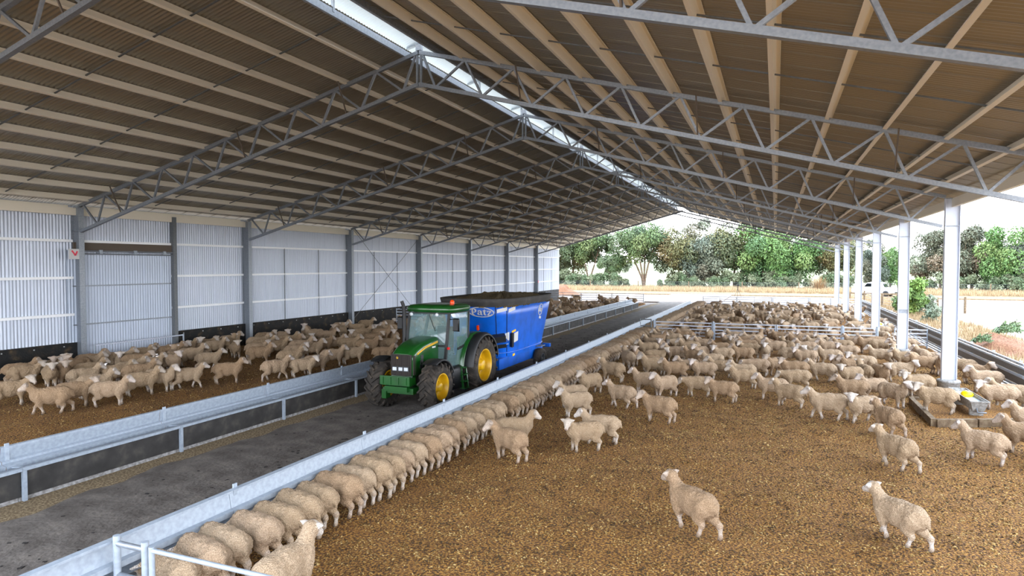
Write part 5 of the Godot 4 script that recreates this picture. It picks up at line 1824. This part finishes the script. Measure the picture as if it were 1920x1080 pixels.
	for i in 260:
		var a := rng.randf() * TAU
		var d := Vector3(cos(a), 0, sin(a))
		var o := d * rng.randf_range(0, 0.9)
		var sd := d.cross(Vector3.UP) * 0.04
		tri(rb, o - sd, o + d * rng.randf_range(0.2, 1.4) + Vector3(0, rng.randf_range(1.2, 2.6), 0), o + sd)
	obj("blades", rb, mat("reed", Color(0.5, 0.39, 0.26), 0.9), rush)
	build_pickup()
	# tripod with a small camera
	var tr := thing("camera_tripod", "small camera on a dark tripod standing beyond the far gates", "tripod", Vector3(-4.4, 0, -86.2))
	for i in 3:
		var st := soft()
		var a := TAU * i / 3 + 0.4
		tube(st, [Vector3(0, 1.05, 0), Vector3(cos(a) * 0.5, 0, sin(a) * 0.5)], 0.025, 0.02, 6)
		obj("leg", st, M.black_plastic, tr)
	var hs := flat()
	box(hs, Vector3(0, 1.25, 0), Vector3(0.08, 0.4, 0.08))
	obj("head", hs, M.black_plastic, tr)
	hs = flat()
	box(hs, Vector3(0.02, 1.52, 0), Vector3(0.26, 0.18, 0.2))
	box(hs, Vector3(0.02, 1.5, 0.16), Vector3(0.12, 0.12, 0.14))
	obj("camera_body", hs, M.black_plastic, tr)

func build_pickup() -> void:
	var t := thing("pickup", "white double cab pickup parked on the gravel beyond the columns", "car", Vector3(12.1, 0, -96.4), -0.45)
	# forward is -X in its own frame, tail to +X
	var st := flat()
	var prof := PackedVector2Array([Vector2(-2.55, 0.45), Vector2(-2.6, 0.85), Vector2(-2.45, 1.02), Vector2(-1.5, 1.12), Vector2(2.55, 1.12), Vector2(2.6, 0.5), Vector2(1.95, 0.42), Vector2(-1.9, 0.42)])
	extrude(st, prof, Vector3(0, 0, 0.9), Vector3(0, 0, -0.9), Vector3.RIGHT, Vector3.UP)
	obj("body", st, M.white_paint, t)
	st = flat()
	prof = PackedVector2Array([Vector2(-1.5, 1.1), Vector2(-0.75, 1.72), Vector2(-0.4, 1.8), Vector2(0.7, 1.8), Vector2(1.05, 1.7), Vector2(1.35, 1.1)])
	extrude(st, prof, Vector3(0, 0, 0.74), Vector3(0, 0, -0.74), Vector3.RIGHT, Vector3.UP)
	obj("cabin", st, M.white_paint, t)
	for s in [-1.0, 1.0]:
		for q in [[-1.12, -0.72, -0.2, -0.2], [-0.05, -0.05, 0.62, 0.95]]:
			st = flat()
			quad(st, Vector3(q[0], 1.2, s * 0.755), Vector3(q[1], 1.66, s * 0.755), Vector3(q[2], 1.66, s * 0.755), Vector3(q[3], 1.2, s * 0.755))
			obj("side_window", st, M.dark_glass, t)
		for x in [-1.65, 1.55]:
			st = soft()
			lathe(st, [Vector2(0.2, -0.12), Vector2(0.37, -0.12), Vector2(0.39, 0.0), Vector2(0.37, 0.12), Vector2(0.2, 0.12), Vector2(0.001, 0.09)], 20, Transform3D(Basis(Vector3.RIGHT, s * PI / 2), Vector3(x, 0.38, s * 0.82)))
			obj("wheel", st, M.black_plastic, t)
		st = flat()
		box(st, Vector3(2.59, 0.92, s * 0.82), Vector3(0.04, 0.3, 0.12))
		obj("tail_lamp", st, M.red_lens, t)
	st = flat()
	quad(st, Vector3(1.12, 1.64, -0.65), Vector3(1.12, 1.64, 0.65), Vector3(1.35, 1.18, 0.68), Vector3(1.35, 1.18, -0.68))
	obj("rear_window", st, M.dark_glass, t)
	st = flat()
	box(st, Vector3(2.62, 0.52, 0), Vector3(0.14, 0.16, 1.7))
	obj("bumper", st, M.black_plastic, t)
	st = soft()
	tube(st, [Vector3(1.5, 1.12, 0.7), Vector3(1.75, 1.6, 0.66), Vector3(1.75, 1.6, -0.66), Vector3(1.5, 1.12, -0.7)], 0.035)
	obj("roll_bar", st, M.black_plastic, t)

# ---------------------------------------------------------------- loose litter
func build_litter() -> void:
	var st := flat()
	quad(st, Vector3(-0.5, 0.0, -0.15), Vector3(-0.4, 0.12, 0.15), Vector3(0.1, 0.28, 0.18), Vector3(0.05, 0.18, -0.15))
	quad(st, Vector3(0.05, 0.18, -0.15), Vector3(0.1, 0.28, 0.18), Vector3(0.5, 0.06, 0.12), Vector3(0.45, 0.02, -0.1))
	tri(st, Vector3(-0.5, 0, -0.15), Vector3(0.05, 0.18, -0.15), Vector3(0.45, 0.02, -0.1))
	var me := made(st)
	var n := FastNoiseLite.new()
	n.seed = 4
	n.frequency = 0.45
	n.fractal_octaves = 3
	for q in [[-6.6, 6.8, -30.0, -3.0, 0.0, 130000, "loose_litter", "loose straw and wood chip litter on the open side yard"], [-22.8, -12.5, -28.0, -4.0, LEFT_FLOOR, 40000, "loose_litter", "loose straw and wood chip litter on the wall side yard"]]:
		var mm := MultiMesh.new()
		mm.transform_format = MultiMesh.TRANSFORM_3D
		mm.use_colors = true
		mm.mesh = me
		mm.instance_count = q[5]
		for i in q[5]:
			var u := rng.randf()
			var x := rng.randf_range(q[0], q[1])
			var z: float = lerpf(q[3], q[2], u * u * 0.55 + u * 0.45)
			var y: float = q[4] + (n.get_noise_2d(x, z) - 0.35) * 0.06
			var s := rng.randf_range(0.016, 0.044) * (1.0 + 0.6 * u)
			var b := Basis.from_euler(Vector3(rng.randf_range(-0.5, 0.5), rng.randf() * TAU, rng.randf_range(-0.5, 0.5))).scaled(Vector3(s, s, s))
			mm.set_instance_transform(i, Transform3D(b, Vector3(x, y, z)))
			var clump := n.get_noise_2d(x * 4.0 + 50.0, z * 4.0)
			var c: Color = [Color(0.06, 0.034, 0.011), Color(0.25, 0.155, 0.05), Color(0.37, 0.245, 0.085), Color(0.48, 0.335, 0.13), Color(0.58, 0.44, 0.21)][clampi(int(pow(rng.randf(), 1.6) * 5.0 + clump * 3.0), 0, 4)]
			mm.set_instance_color(i, c)
		var mi := MultiMeshInstance3D.new()
		mi.name = numbered(q[6])
		mi.multimesh = mm
		mi.material_override = M.chip
		add_child(mi)
		tag(mi, q[7], "litter")
		mi.set_meta("kind", "stuff")

# ---------------------------------------------------------------- where the lambs stand: [x, z, heading, pose]
var PEN_RIGHT := [
	[-5.04,-12.22,2.83,1],[-5.30,-13.16,0.58,0],[-3.79,-13.44,3.77,1],[-3.62,-14.15,3.39,0],[-4.86,-16.43,3.87,0],[-5.30,-17.49,3.81,0],[-5.30,-19.43,4.21,0],
	[-3.99,-17.98,2.92,3],[-5.17,-21.86,2.85,0],[-5.30,-25.03,2.13,0],[-5.21,-25.85,4.91,0],[-5.10,-28.18,3.58,0],[-4.41,-26.03,0.34,2],[-4.35,-24.50,3.84,0],
	[-4.07,-23.59,3.66,0],[-3.75,-20.41,3.15,0],[-3.08,-19.87,3.99,0],[-3.22,-22.99,3.46,0],[-2.73,-16.67,2.95,1],[-2.90,-23.94,3.61,0],[-2.29,-23.37,3.41,1],
	[-2.18,-20.41,3.42,5],[-1.39,-19.81,3.07,1],[-4.72,-29.24,4.70,0],[-3.84,-27.35,3.46,0],[-3.00,-26.60,2.73,0],[-2.82,-27.44,4.20,0],[-3.48,-29.20,3.43,0],
	[-5.30,-33.09,3.40,0],[-5.30,-33.98,3.40,0],[-4.68,-32.37,3.46,1],[-4.21,-33.70,3.35,0],[-3.00,-30.51,3.33,0],[-5.30,-31.83,0.53,0],[-5.30,-30.52,2.99,0],
	[-1.87,-34.65,3.28,0],[-1.01,-33.17,3.52,0],[-0.70,-34.42,1.42,0],[-0.37,-29.58,4.64,0],[0.04,-30.82,3.31,0],[0.28,-34.99,3.31,0],[0.53,-31.18,2.08,0],
	[-1.90,-31.36,4.77,0],[-1.38,-32.18,3.53,1],[-1.01,-29.50,3.26,1],[-1.21,-28.16,3.36,0],[-0.60,-24.87,3.34,5],[-2.22,-29.71,3.57,0],[-1.96,-27.73,3.47,1],
	[-2.21,-25.78,3.58,0],[-1.79,-24.04,3.39,0],[-0.94,-22.22,3.45,0],[-1.01,-23.55,3.36,0],[-0.03,-25.50,4.10,0],[0.65,-24.57,3.20,1],[0.65,-22.67,3.37,5],
	[0.40,-19.84,2.77,0],[-0.06,-20.76,3.23,0],[0.63,-28.45,0.15,2],[1.14,-28.22,3.28,1],[1.53,-24.70,3.05,3],[1.28,-31.14,3.28,0],[1.05,-33.58,3.28,0],[1.47,-35.30,3.27,1],
	[0.03,-35.35,3.14,0],[1.30,-18.58,3.21,3],[2.13,-21.37,3.18,0],[2.73,-21.85,3.63,0],[2.12,-18.62,3.73,6],[3.13,-20.96,5.44,0],[2.53,-17.56,2.13,3],[3.31,-24.77,5.10,0],
	[4.01,-25.60,0.19,2],[2.85,-24.91,1.89,0],[2.58,-26.18,3.65,0],[2.36,-24.17,3.66,1],[2.18,-26.39,4.11,0],[2.99,-26.97,3.12,1],[3.94,-29.58,3.10,0],[4.54,-30.13,1.60,0],
	[2.04,-28.66,3.25,0],[2.88,-30.58,3.22,1],[2.86,-32.71,3.14,0],[2.24,-31.53,3.33,0],[1.77,-32.85,3.26,0],[3.48,-34.57,3.04,0],[3.95,-33.38,3.37,0],[4.42,-33.13,0.22,0],
	[5.09,-32.69,3.34,0],[5.65,-34.43,2.98,0],[5.84,-30.99,2.97,7],[4.72,-29.02,3.07,0],[4.06,-22.76,3.40,1],[4.10,-23.14,3.55,0],[5.10,-27.96,3.13,0],[3.98,-19.96,3.04,1],
	[5.67,-27.75,4.49,0],[6.30,-27.73,2.90,1],[6.30,-25.91,5.51,0],[5.62,-21.04,3.06,1],[6.09,-21.94,3.05,0],[6.19,-24.46,3.24,0],[3.97,-15.74,2.57,0],[2.25,-14.62,2.31,3],
	[5.00,-16.77,3.03,0],[5.66,-18.68,3.02,0],[-1.12,-9.95,2.49,3],[1.70,-10.68,2.34,3],[-5.30,-5.94,1.54,0],[-4.23,-30.85,3.94,5],[-0.48,-31.98,3.45,3],[4.49,-34.77,0.09,0],
	[1.32,-29.59,2.83,1],[-3.56,-31.55,3.78,1],[1.10,-34.39,2.84,2],[2.10,-34.80,4.05,3],[5.34,-35.33,4.45,0],[-1.15,-30.99,3.50,0],[5.44,-29.90,1.77,1],[-4.52,-34.99,3.35,5],
	[2.27,-33.52,1.53,5],[-2.10,-33.10,3.84,1],[-3.22,-35.35,4.62,0],
]
var FEED_ROW := [
	[-6.53,-5.40,3.03,4],[-6.48,-5.82,2.93,4],[-6.53,-6.20,2.97,4],[-6.46,-6.68,3.02,4],[-6.48,-7.12,3.10,4],[-6.48,-7.55,2.93,4],[-6.52,-8.01,2.93,4],[-6.47,-8.48,3.10,4],
	[-6.51,-8.93,3.08,4],[-6.45,-9.35,2.94,4],[-6.44,-9.75,3.01,4],[-6.50,-10.19,3.00,4],[-6.49,-10.60,3.10,4],[-6.46,-11.05,3.12,4],[-6.46,-11.50,3.11,4],
	[-6.47,-11.97,2.96,4],[-6.53,-12.43,2.93,4],[-6.55,-12.90,3.08,4],[-6.52,-13.32,3.08,4],[-6.49,-13.79,2.93,4],[-6.45,-14.24,3.12,4],[-6.52,-14.67,2.94,4],
	[-6.54,-15.50,3.00,4],[-6.55,-15.95,3.10,4],[-6.45,-16.36,3.00,4],[-6.48,-16.78,3.04,4],[-6.45,-17.21,3.02,4],[-6.53,-17.64,2.98,4],[-6.49,-18.12,2.92,4],
	[-6.56,-18.54,3.04,4],[-6.48,-18.98,3.01,4],[-6.48,-19.43,3.07,4],[-6.48,-19.81,3.11,4],[-6.49,-20.22,2.99,4],[-6.52,-20.64,3.04,4],[-6.47,-21.05,2.93,4],
	[-6.52,-21.48,2.97,4],[-6.54,-21.94,3.01,4],[-6.52,-22.39,2.99,4],[-6.46,-22.86,2.96,4],[-6.45,-23.27,3.01,4],[-6.50,-23.67,2.96,4],[-6.54,-24.13,2.98,4],
	[-6.46,-24.59,2.99,4],[-6.46,-24.99,2.98,4],[-6.51,-25.40,3.00,4],[-6.56,-25.87,3.11,4],[-6.51,-26.34,3.11,4],[-6.47,-26.81,3.09,4],[-6.53,-27.26,2.99,4],
	[-6.49,-27.66,2.98,4],[-6.45,-28.12,3.06,4],[-6.45,-28.60,3.04,4],[-6.54,-28.98,2.98,4],[-6.51,-29.42,3.11,4],[-6.53,-29.87,3.09,4],[-6.52,-30.29,2.96,4],
	[-6.54,-30.79,3.08,4],[-6.46,-31.20,2.92,4],[-6.55,-31.62,2.98,4],[-6.51,-32.05,3.02,4],[-6.55,-32.92,2.95,4],[-6.44,-33.31,3.09,4],[-6.52,-33.70,2.98,4],
	[-6.49,-34.14,2.99,4],[-6.55,-34.51,3.03,4],[-6.55,-34.97,2.96,4],[-6.47,-35.38,3.00,4],
]
var PEN_LEFT := [
	[-16.98,-10.66,4.06,3],[-18.94,-10.87,1.14,2],[-17.20,-11.44,1.07,2],[-16.47,-11.88,0.77,0],[-21.71,-12.92,1.12,2],[-22.10,-13.73,1.13,2],[-22.12,-13.00,1.06,0],
	[-20.67,-13.01,5.81,0],[-22.20,-14.08,5.72,0],[-20.64,-13.39,5.80,0],[-22.16,-14.47,5.71,0],[-21.54,-14.44,4.99,0],[-21.85,-15.02,1.06,0],[-22.13,-15.27,1.07,0],
	[-20.48,-14.12,1.14,0],[-19.43,-13.21,1.11,0],[-17.85,-12.45,1.05,0],[-21.75,-16.09,0.94,0],[-21.21,-15.74,5.56,0],[-19.11,-14.04,0.94,0],[-16.98,-13.22,1.00,0],
	[-16.95,-13.81,0.36,0],[-16.57,-14.46,1.00,3],[-16.13,-15.59,0.85,0],[-18.84,-17.33,0.91,3],[-20.19,-17.77,1.06,0],[-20.23,-19.96,5.68,0],[-21.60,-20.95,1.85,0],
	[-21.51,-20.10,1.08,0],[-22.20,-21.57,1.17,0],[-22.20,-20.23,0.94,2],[-22.19,-20.04,5.50,0],[-22.20,-19.26,1.08,0],[-22.08,-18.74,0.98,2],[-22.20,-17.39,0.99,0],
	[-21.58,-18.05,0.96,0],[-20.34,-17.07,2.26,0],[-20.49,-15.78,1.00,2],[-19.80,-15.75,0.98,0],[-19.45,-16.30,6.11,0],[-19.28,-14.61,1.01,0],[-18.41,-14.26,1.00,0],
	[-22.00,-17.05,1.02,0],[-15.17,-16.64,1.08,3],[-14.68,-17.41,0.79,2],[-14.74,-18.14,1.03,0],[-16.37,-18.73,0.86,0],[-15.24,-19.71,0.83,0],[-14.88,-20.47,0.80,0],
	[-18.18,-19.11,0.81,0],[-19.32,-20.16,0.94,2],[-19.86,-21.12,0.84,0],[-20.69,-21.69,0.85,0],[-19.00,-20.96,0.91,0],[-22.05,-23.55,0.84,2],[-21.29,-23.86,5.96,0],
	[-19.17,-21.94,0.81,0],[-20.13,-22.88,0.90,0],[-18.08,-21.33,0.79,0],[-17.31,-21.05,0.83,0],[-17.53,-20.36,0.80,2],[-19.34,-23.20,5.93,0],[-20.75,-25.44,3.65,0],
	[-22.20,-26.54,5.25,0],[-17.83,-22.39,0.93,0],[-17.70,-23.01,0.74,0],[-16.84,-22.89,0.72,0],[-19.78,-25.14,0.75,0],[-20.74,-26.91,5.37,0],[-20.32,-27.09,2.21,0],
	[-18.28,-25.09,5.25,0],[-21.98,-29.17,0.73,0],[-20.58,-28.59,4.11,0],[-21.73,-31.15,0.70,0],[-15.81,-22.77,0.78,0],[-17.15,-25.12,0.69,2],[-17.99,-27.04,0.76,0],
	[-19.02,-27.87,5.49,0],[-15.55,-23.78,0.67,0],[-18.96,-29.25,3.89,0],[-13.94,-21.12,0.72,0],[-16.79,-26.36,5.19,0],[-18.84,-26.69,0.79,0],[-16.47,-34.37,4.38,3],
	[-18.57,-33.05,3.35,0],[-20.05,-35.11,1.10,1],[-20.03,-32.52,2.81,0],[-19.08,-34.48,3.45,2],[-19.72,-29.57,1.86,2],[-17.80,-31.25,3.46,0],[-18.28,-34.74,4.22,0],
	[-16.07,-35.26,4.25,0],[-20.50,-31.63,5.98,3],[-19.14,-31.86,0.44,0],[-16.52,-32.48,5.97,5],
]
var FAR_RIGHT := [
	[-4.06,-52.95,0.04,5],[-3.36,-43.74,2.29,0],[5.40,-53.66,1.51,3],[3.72,-50.56,0.32,5],[5.71,-62.08,3.35,0],[4.23,-60.78,2.58,0],[-1.66,-47.40,4.03,0],[-0.14,-39.61,2.55,0],
	[-5.38,-58.08,4.34,0],[-1.44,-55.01,1.15,1],[-2.58,-61.92,3.58,0],[1.45,-62.89,2.93,1],[-2.83,-48.41,1.58,0],[3.83,-49.12,3.11,0],[-4.92,-41.99,4.24,0],
	[-3.07,-39.71,2.75,5],[-2.79,-41.38,4.32,3],[3.51,-40.27,6.19,3],[3.70,-55.52,4.66,5],[0.03,-44.05,2.98,1],[0.27,-61.32,4.90,0],[-0.45,-46.15,4.73,1],[-1.30,-37.05,6.02,3],
	[-4.42,-57.47,3.39,1],[6.14,-47.10,2.44,5],[-1.10,-58.17,5.16,3],[5.06,-37.35,2.07,0],[-1.98,-38.63,3.53,0],[0.68,-46.39,2.84,1],[-2.17,-51.83,6.25,1],
	[-4.19,-55.33,1.51,1],[2.79,-37.52,4.26,0],[5.63,-51.86,1.54,1],[-1.19,-40.77,5.81,0],[4.98,-41.97,0.25,0],[-5.23,-46.66,3.18,0],[5.88,-63.03,4.18,0],[6.06,-42.54,4.25,0],
	[-2.61,-55.92,0.34,0],[-0.13,-56.32,2.70,5],[3.06,-54.27,3.07,0],[-2.51,-59.63,4.22,5],[0.55,-41.34,4.35,0],[-3.43,-62.75,1.96,3],[1.65,-52.30,4.84,2],
	[-3.26,-45.22,3.93,5],[3.66,-51.52,0.30,3],[-2.09,-49.27,4.53,0],[4.28,-38.71,4.49,0],[1.32,-48.74,1.20,2],[-4.20,-45.61,5.82,3],[2.11,-58.09,5.96,5],[5.62,-52.77,2.91,0],
	[5.67,-54.82,1.63,0],[-3.86,-56.62,3.14,1],[3.23,-44.84,3.38,0],[1.98,-41.69,3.58,0],[-0.35,-37.32,1.34,0],[-3.36,-50.40,2.79,0],[2.67,-50.91,1.72,0],[1.93,-55.02,2.72,0],
	[-4.83,-37.93,4.43,0],[-0.33,-58.42,2.92,0],[-0.91,-38.53,4.29,1],[-5.31,-53.45,3.62,1],[-4.65,-48.84,1.17,0],[-0.22,-52.49,4.75,3],[-3.66,-51.20,1.27,2],
	[5.51,-40.89,2.94,0],[-3.87,-47.33,3.05,0],[6.20,-45.17,4.91,2],[-0.24,-59.35,4.43,3],[0.52,-53.38,0.09,0],[-2.04,-37.51,5.97,1],[0.19,-49.22,3.56,3],[-0.52,-48.74,4.99,0],
	[-2.63,-53.16,3.62,0],[0.38,-60.11,2.77,0],[-1.06,-51.65,2.59,0],[1.44,-59.35,2.64,0],[0.90,-38.97,4.66,0],[4.29,-41.17,3.08,0],[-4.03,-58.63,3.07,0],[-0.92,-50.31,3.11,0],
	[2.32,-51.73,3.28,0],[-4.65,-40.13,2.89,0],[4.54,-54.67,1.70,0],[-0.50,-47.87,5.99,5],[0.55,-56.90,3.47,1],[5.84,-57.24,4.51,0],[1.41,-53.62,4.57,1],[4.64,-46.64,1.94,1],
	[-3.25,-60.48,1.19,5],[2.57,-44.02,3.04,5],[-1.36,-61.81,0.23,1],[2.80,-57.51,2.26,1],[1.59,-46.68,1.45,0],[0.34,-47.97,0.02,5],[4.16,-37.27,6.19,3],[3.47,-60.18,1.41,0],
	[1.43,-60.37,4.36,2],[4.70,-51.45,1.11,0],[4.24,-57.86,3.34,2],[1.43,-45.37,0.04,5],[4.38,-43.53,0.42,5],[2.76,-48.41,1.78,0],[1.08,-54.79,2.39,5],[3.07,-47.25,2.10,0],
	[-2.19,-50.58,2.21,2],[-4.03,-38.27,1.44,0],[0.58,-57.95,2.89,2],[5.16,-60.61,2.04,0],[-2.77,-51.19,2.97,0],[4.01,-56.43,4.48,5],[-0.35,-63.16,4.14,1],
	[1.11,-43.59,5.99,0],[-2.86,-38.08,3.13,2],[-3.65,-48.89,2.71,0],[-2.37,-60.92,3.53,0],[1.96,-49.56,2.36,3],[-2.32,-44.76,2.71,5],[5.96,-60.53,3.59,0],
	[3.96,-54.12,2.80,5],[-5.11,-62.50,6.01,3],[1.26,-56.22,4.37,5],[0.70,-51.98,0.30,0],[6.29,-58.78,0.03,2],[-5.26,-50.75,2.70,3],[0.13,-55.30,0.30,2],[-4.42,-43.61,4.96,0],
	[1.98,-61.03,2.20,0],[2.03,-42.51,2.16,0],[-1.67,-46.00,4.66,5],[4.90,-48.68,6.16,0],[-1.13,-41.72,1.43,5],[-2.21,-57.43,3.52,0],[5.31,-58.09,2.70,0],[6.06,-59.57,3.90,0],
	[-2.43,-62.72,6.10,5],[-3.07,-57.76,1.31,1],[3.13,-63.16,2.20,1],[5.53,-43.39,3.97,2],[-3.06,-46.75,3.50,5],[-1.31,-60.87,1.97,5],[2.97,-42.29,3.98,2],
	[-2.15,-40.91,3.49,5],[0.14,-44.87,1.91,0],[0.21,-50.16,1.08,0],[2.52,-40.18,4.95,0],[-4.40,-41.36,5.87,0],
]
var FAR_ROW := [
	[-6.51,-36.90,3.11,4],[-6.48,-37.30,3.12,4],[-6.50,-37.72,3.08,4],[-6.48,-38.13,3.04,4],[-6.51,-38.52,3.23,4],[-6.52,-38.97,3.24,4],[-6.53,-39.40,3.13,4],
	[-6.46,-39.77,3.18,4],[-6.46,-40.21,3.18,4],[-6.49,-40.63,3.05,4],[-6.56,-41.05,3.06,4],[-6.55,-41.46,3.04,4],[-6.45,-41.82,3.06,4],[-6.46,-42.20,3.05,4],
	[-6.48,-42.61,3.22,4],[-6.49,-43.05,3.21,4],[-6.47,-43.43,3.14,4],[-6.55,-43.84,3.20,4],[-6.55,-44.29,3.10,4],[-6.46,-44.70,3.08,4],[-6.53,-45.06,3.17,4],
	[-6.51,-45.48,3.11,4],[-6.52,-45.85,3.12,4],[-6.50,-46.23,3.26,4],[-6.47,-46.65,3.06,4],[-6.47,-47.04,3.18,4],[-6.50,-47.44,3.18,4],[-6.54,-47.89,3.04,4],
	[-6.45,-48.32,3.15,4],[-6.47,-48.71,3.07,4],[-6.54,-49.09,3.16,4],[-6.53,-49.46,3.19,4],[-6.52,-49.92,3.19,4],[-6.46,-50.29,3.16,4],[-6.53,-50.69,3.03,4],
	[-6.51,-51.07,3.06,4],[-6.52,-51.45,3.21,4],[-6.44,-51.83,3.14,4],[-6.50,-52.23,3.22,4],[-6.49,-52.67,3.14,4],[-6.46,-53.09,3.12,4],[-6.44,-53.52,3.13,4],
	[-6.53,-53.89,3.19,4],[-6.44,-54.29,3.23,4],[-6.54,-54.69,3.08,4],[-6.48,-55.06,3.23,4],[-6.53,-55.48,3.23,4],[-6.51,-55.86,3.20,4],[-6.55,-56.22,3.22,4],
	[-6.52,-56.61,3.16,4],[-6.56,-57.01,3.10,4],[-6.50,-57.41,3.07,4],[-6.45,-57.82,3.12,4],[-6.55,-58.22,3.09,4],[-6.55,-58.64,3.23,4],[-6.55,-59.09,3.25,4],
	[-6.47,-59.48,3.20,4],[-6.48,-59.85,3.18,4],[-6.53,-60.29,3.20,4],[-6.48,-60.73,3.15,4],[-6.50,-61.11,3.11,4],[-6.48,-61.49,3.16,4],[-6.48,-61.86,3.17,4],
	[-6.45,-62.23,3.18,4],[-6.45,-62.64,3.06,4],[-6.47,-63.01,3.16,4],
]
var FAR_LEFT := [
	[-21.94,-58.68,2.34,0],[-17.50,-38.63,2.97,2],[-15.36,-47.39,3.70,0],[-14.29,-45.12,2.87,0],[-15.26,-52.49,2.75,2],[-17.42,-53.18,1.21,7],[-13.79,-56.14,2.18,0],
	[-15.22,-49.46,6.22,2],[-19.98,-39.45,4.53,1],[-19.03,-43.77,2.94,0],[-20.51,-53.83,0.09,2],[-13.32,-50.42,3.60,0],[-16.44,-64.29,2.26,0],[-16.22,-51.85,2.73,1],
	[-16.52,-50.83,4.96,5],[-14.55,-59.20,4.38,0],[-14.39,-62.49,1.85,2],[-15.65,-58.91,0.21,7],[-13.85,-57.27,3.58,7],[-13.39,-51.94,4.33,1],[-16.13,-42.06,2.00,1],
	[-18.16,-51.01,3.55,7],[-19.27,-56.40,2.36,7],[-17.63,-40.78,4.69,0],[-21.61,-49.24,0.38,0],[-19.00,-64.31,3.12,1],[-21.34,-41.00,5.04,2],[-21.63,-43.77,3.32,1],
	[-20.89,-56.61,2.99,5],[-14.67,-48.51,3.10,7],[-15.74,-62.90,1.91,7],[-19.39,-61.10,3.60,5],[-18.55,-40.28,3.63,0],[-19.76,-54.33,1.98,1],[-14.11,-44.07,3.34,1],
	[-13.29,-58.08,3.77,7],[-18.93,-47.54,3.01,7],[-22.20,-46.60,1.33,0],[-13.35,-40.08,5.04,2],[-14.07,-59.95,3.79,1],[-13.10,-43.53,1.16,2],[-14.60,-54.66,0.34,7],
	[-16.10,-54.06,4.99,0],[-19.57,-37.46,4.97,1],[-14.66,-46.51,3.16,1],[-22.02,-40.28,1.92,0],[-13.42,-41.65,4.80,1],[-15.36,-60.86,3.45,2],[-19.80,-57.87,2.76,5],
	[-14.99,-51.24,3.46,0],[-13.11,-45.95,3.44,2],[-18.22,-61.30,1.39,5],[-17.93,-59.13,2.15,5],[-15.47,-57.18,3.50,7],[-17.23,-56.83,2.73,7],[-15.95,-39.32,3.79,0],
	[-13.26,-64.45,3.27,7],[-20.64,-43.36,3.04,7],[-20.16,-63.23,1.97,7],[-19.41,-41.51,2.82,0],
]
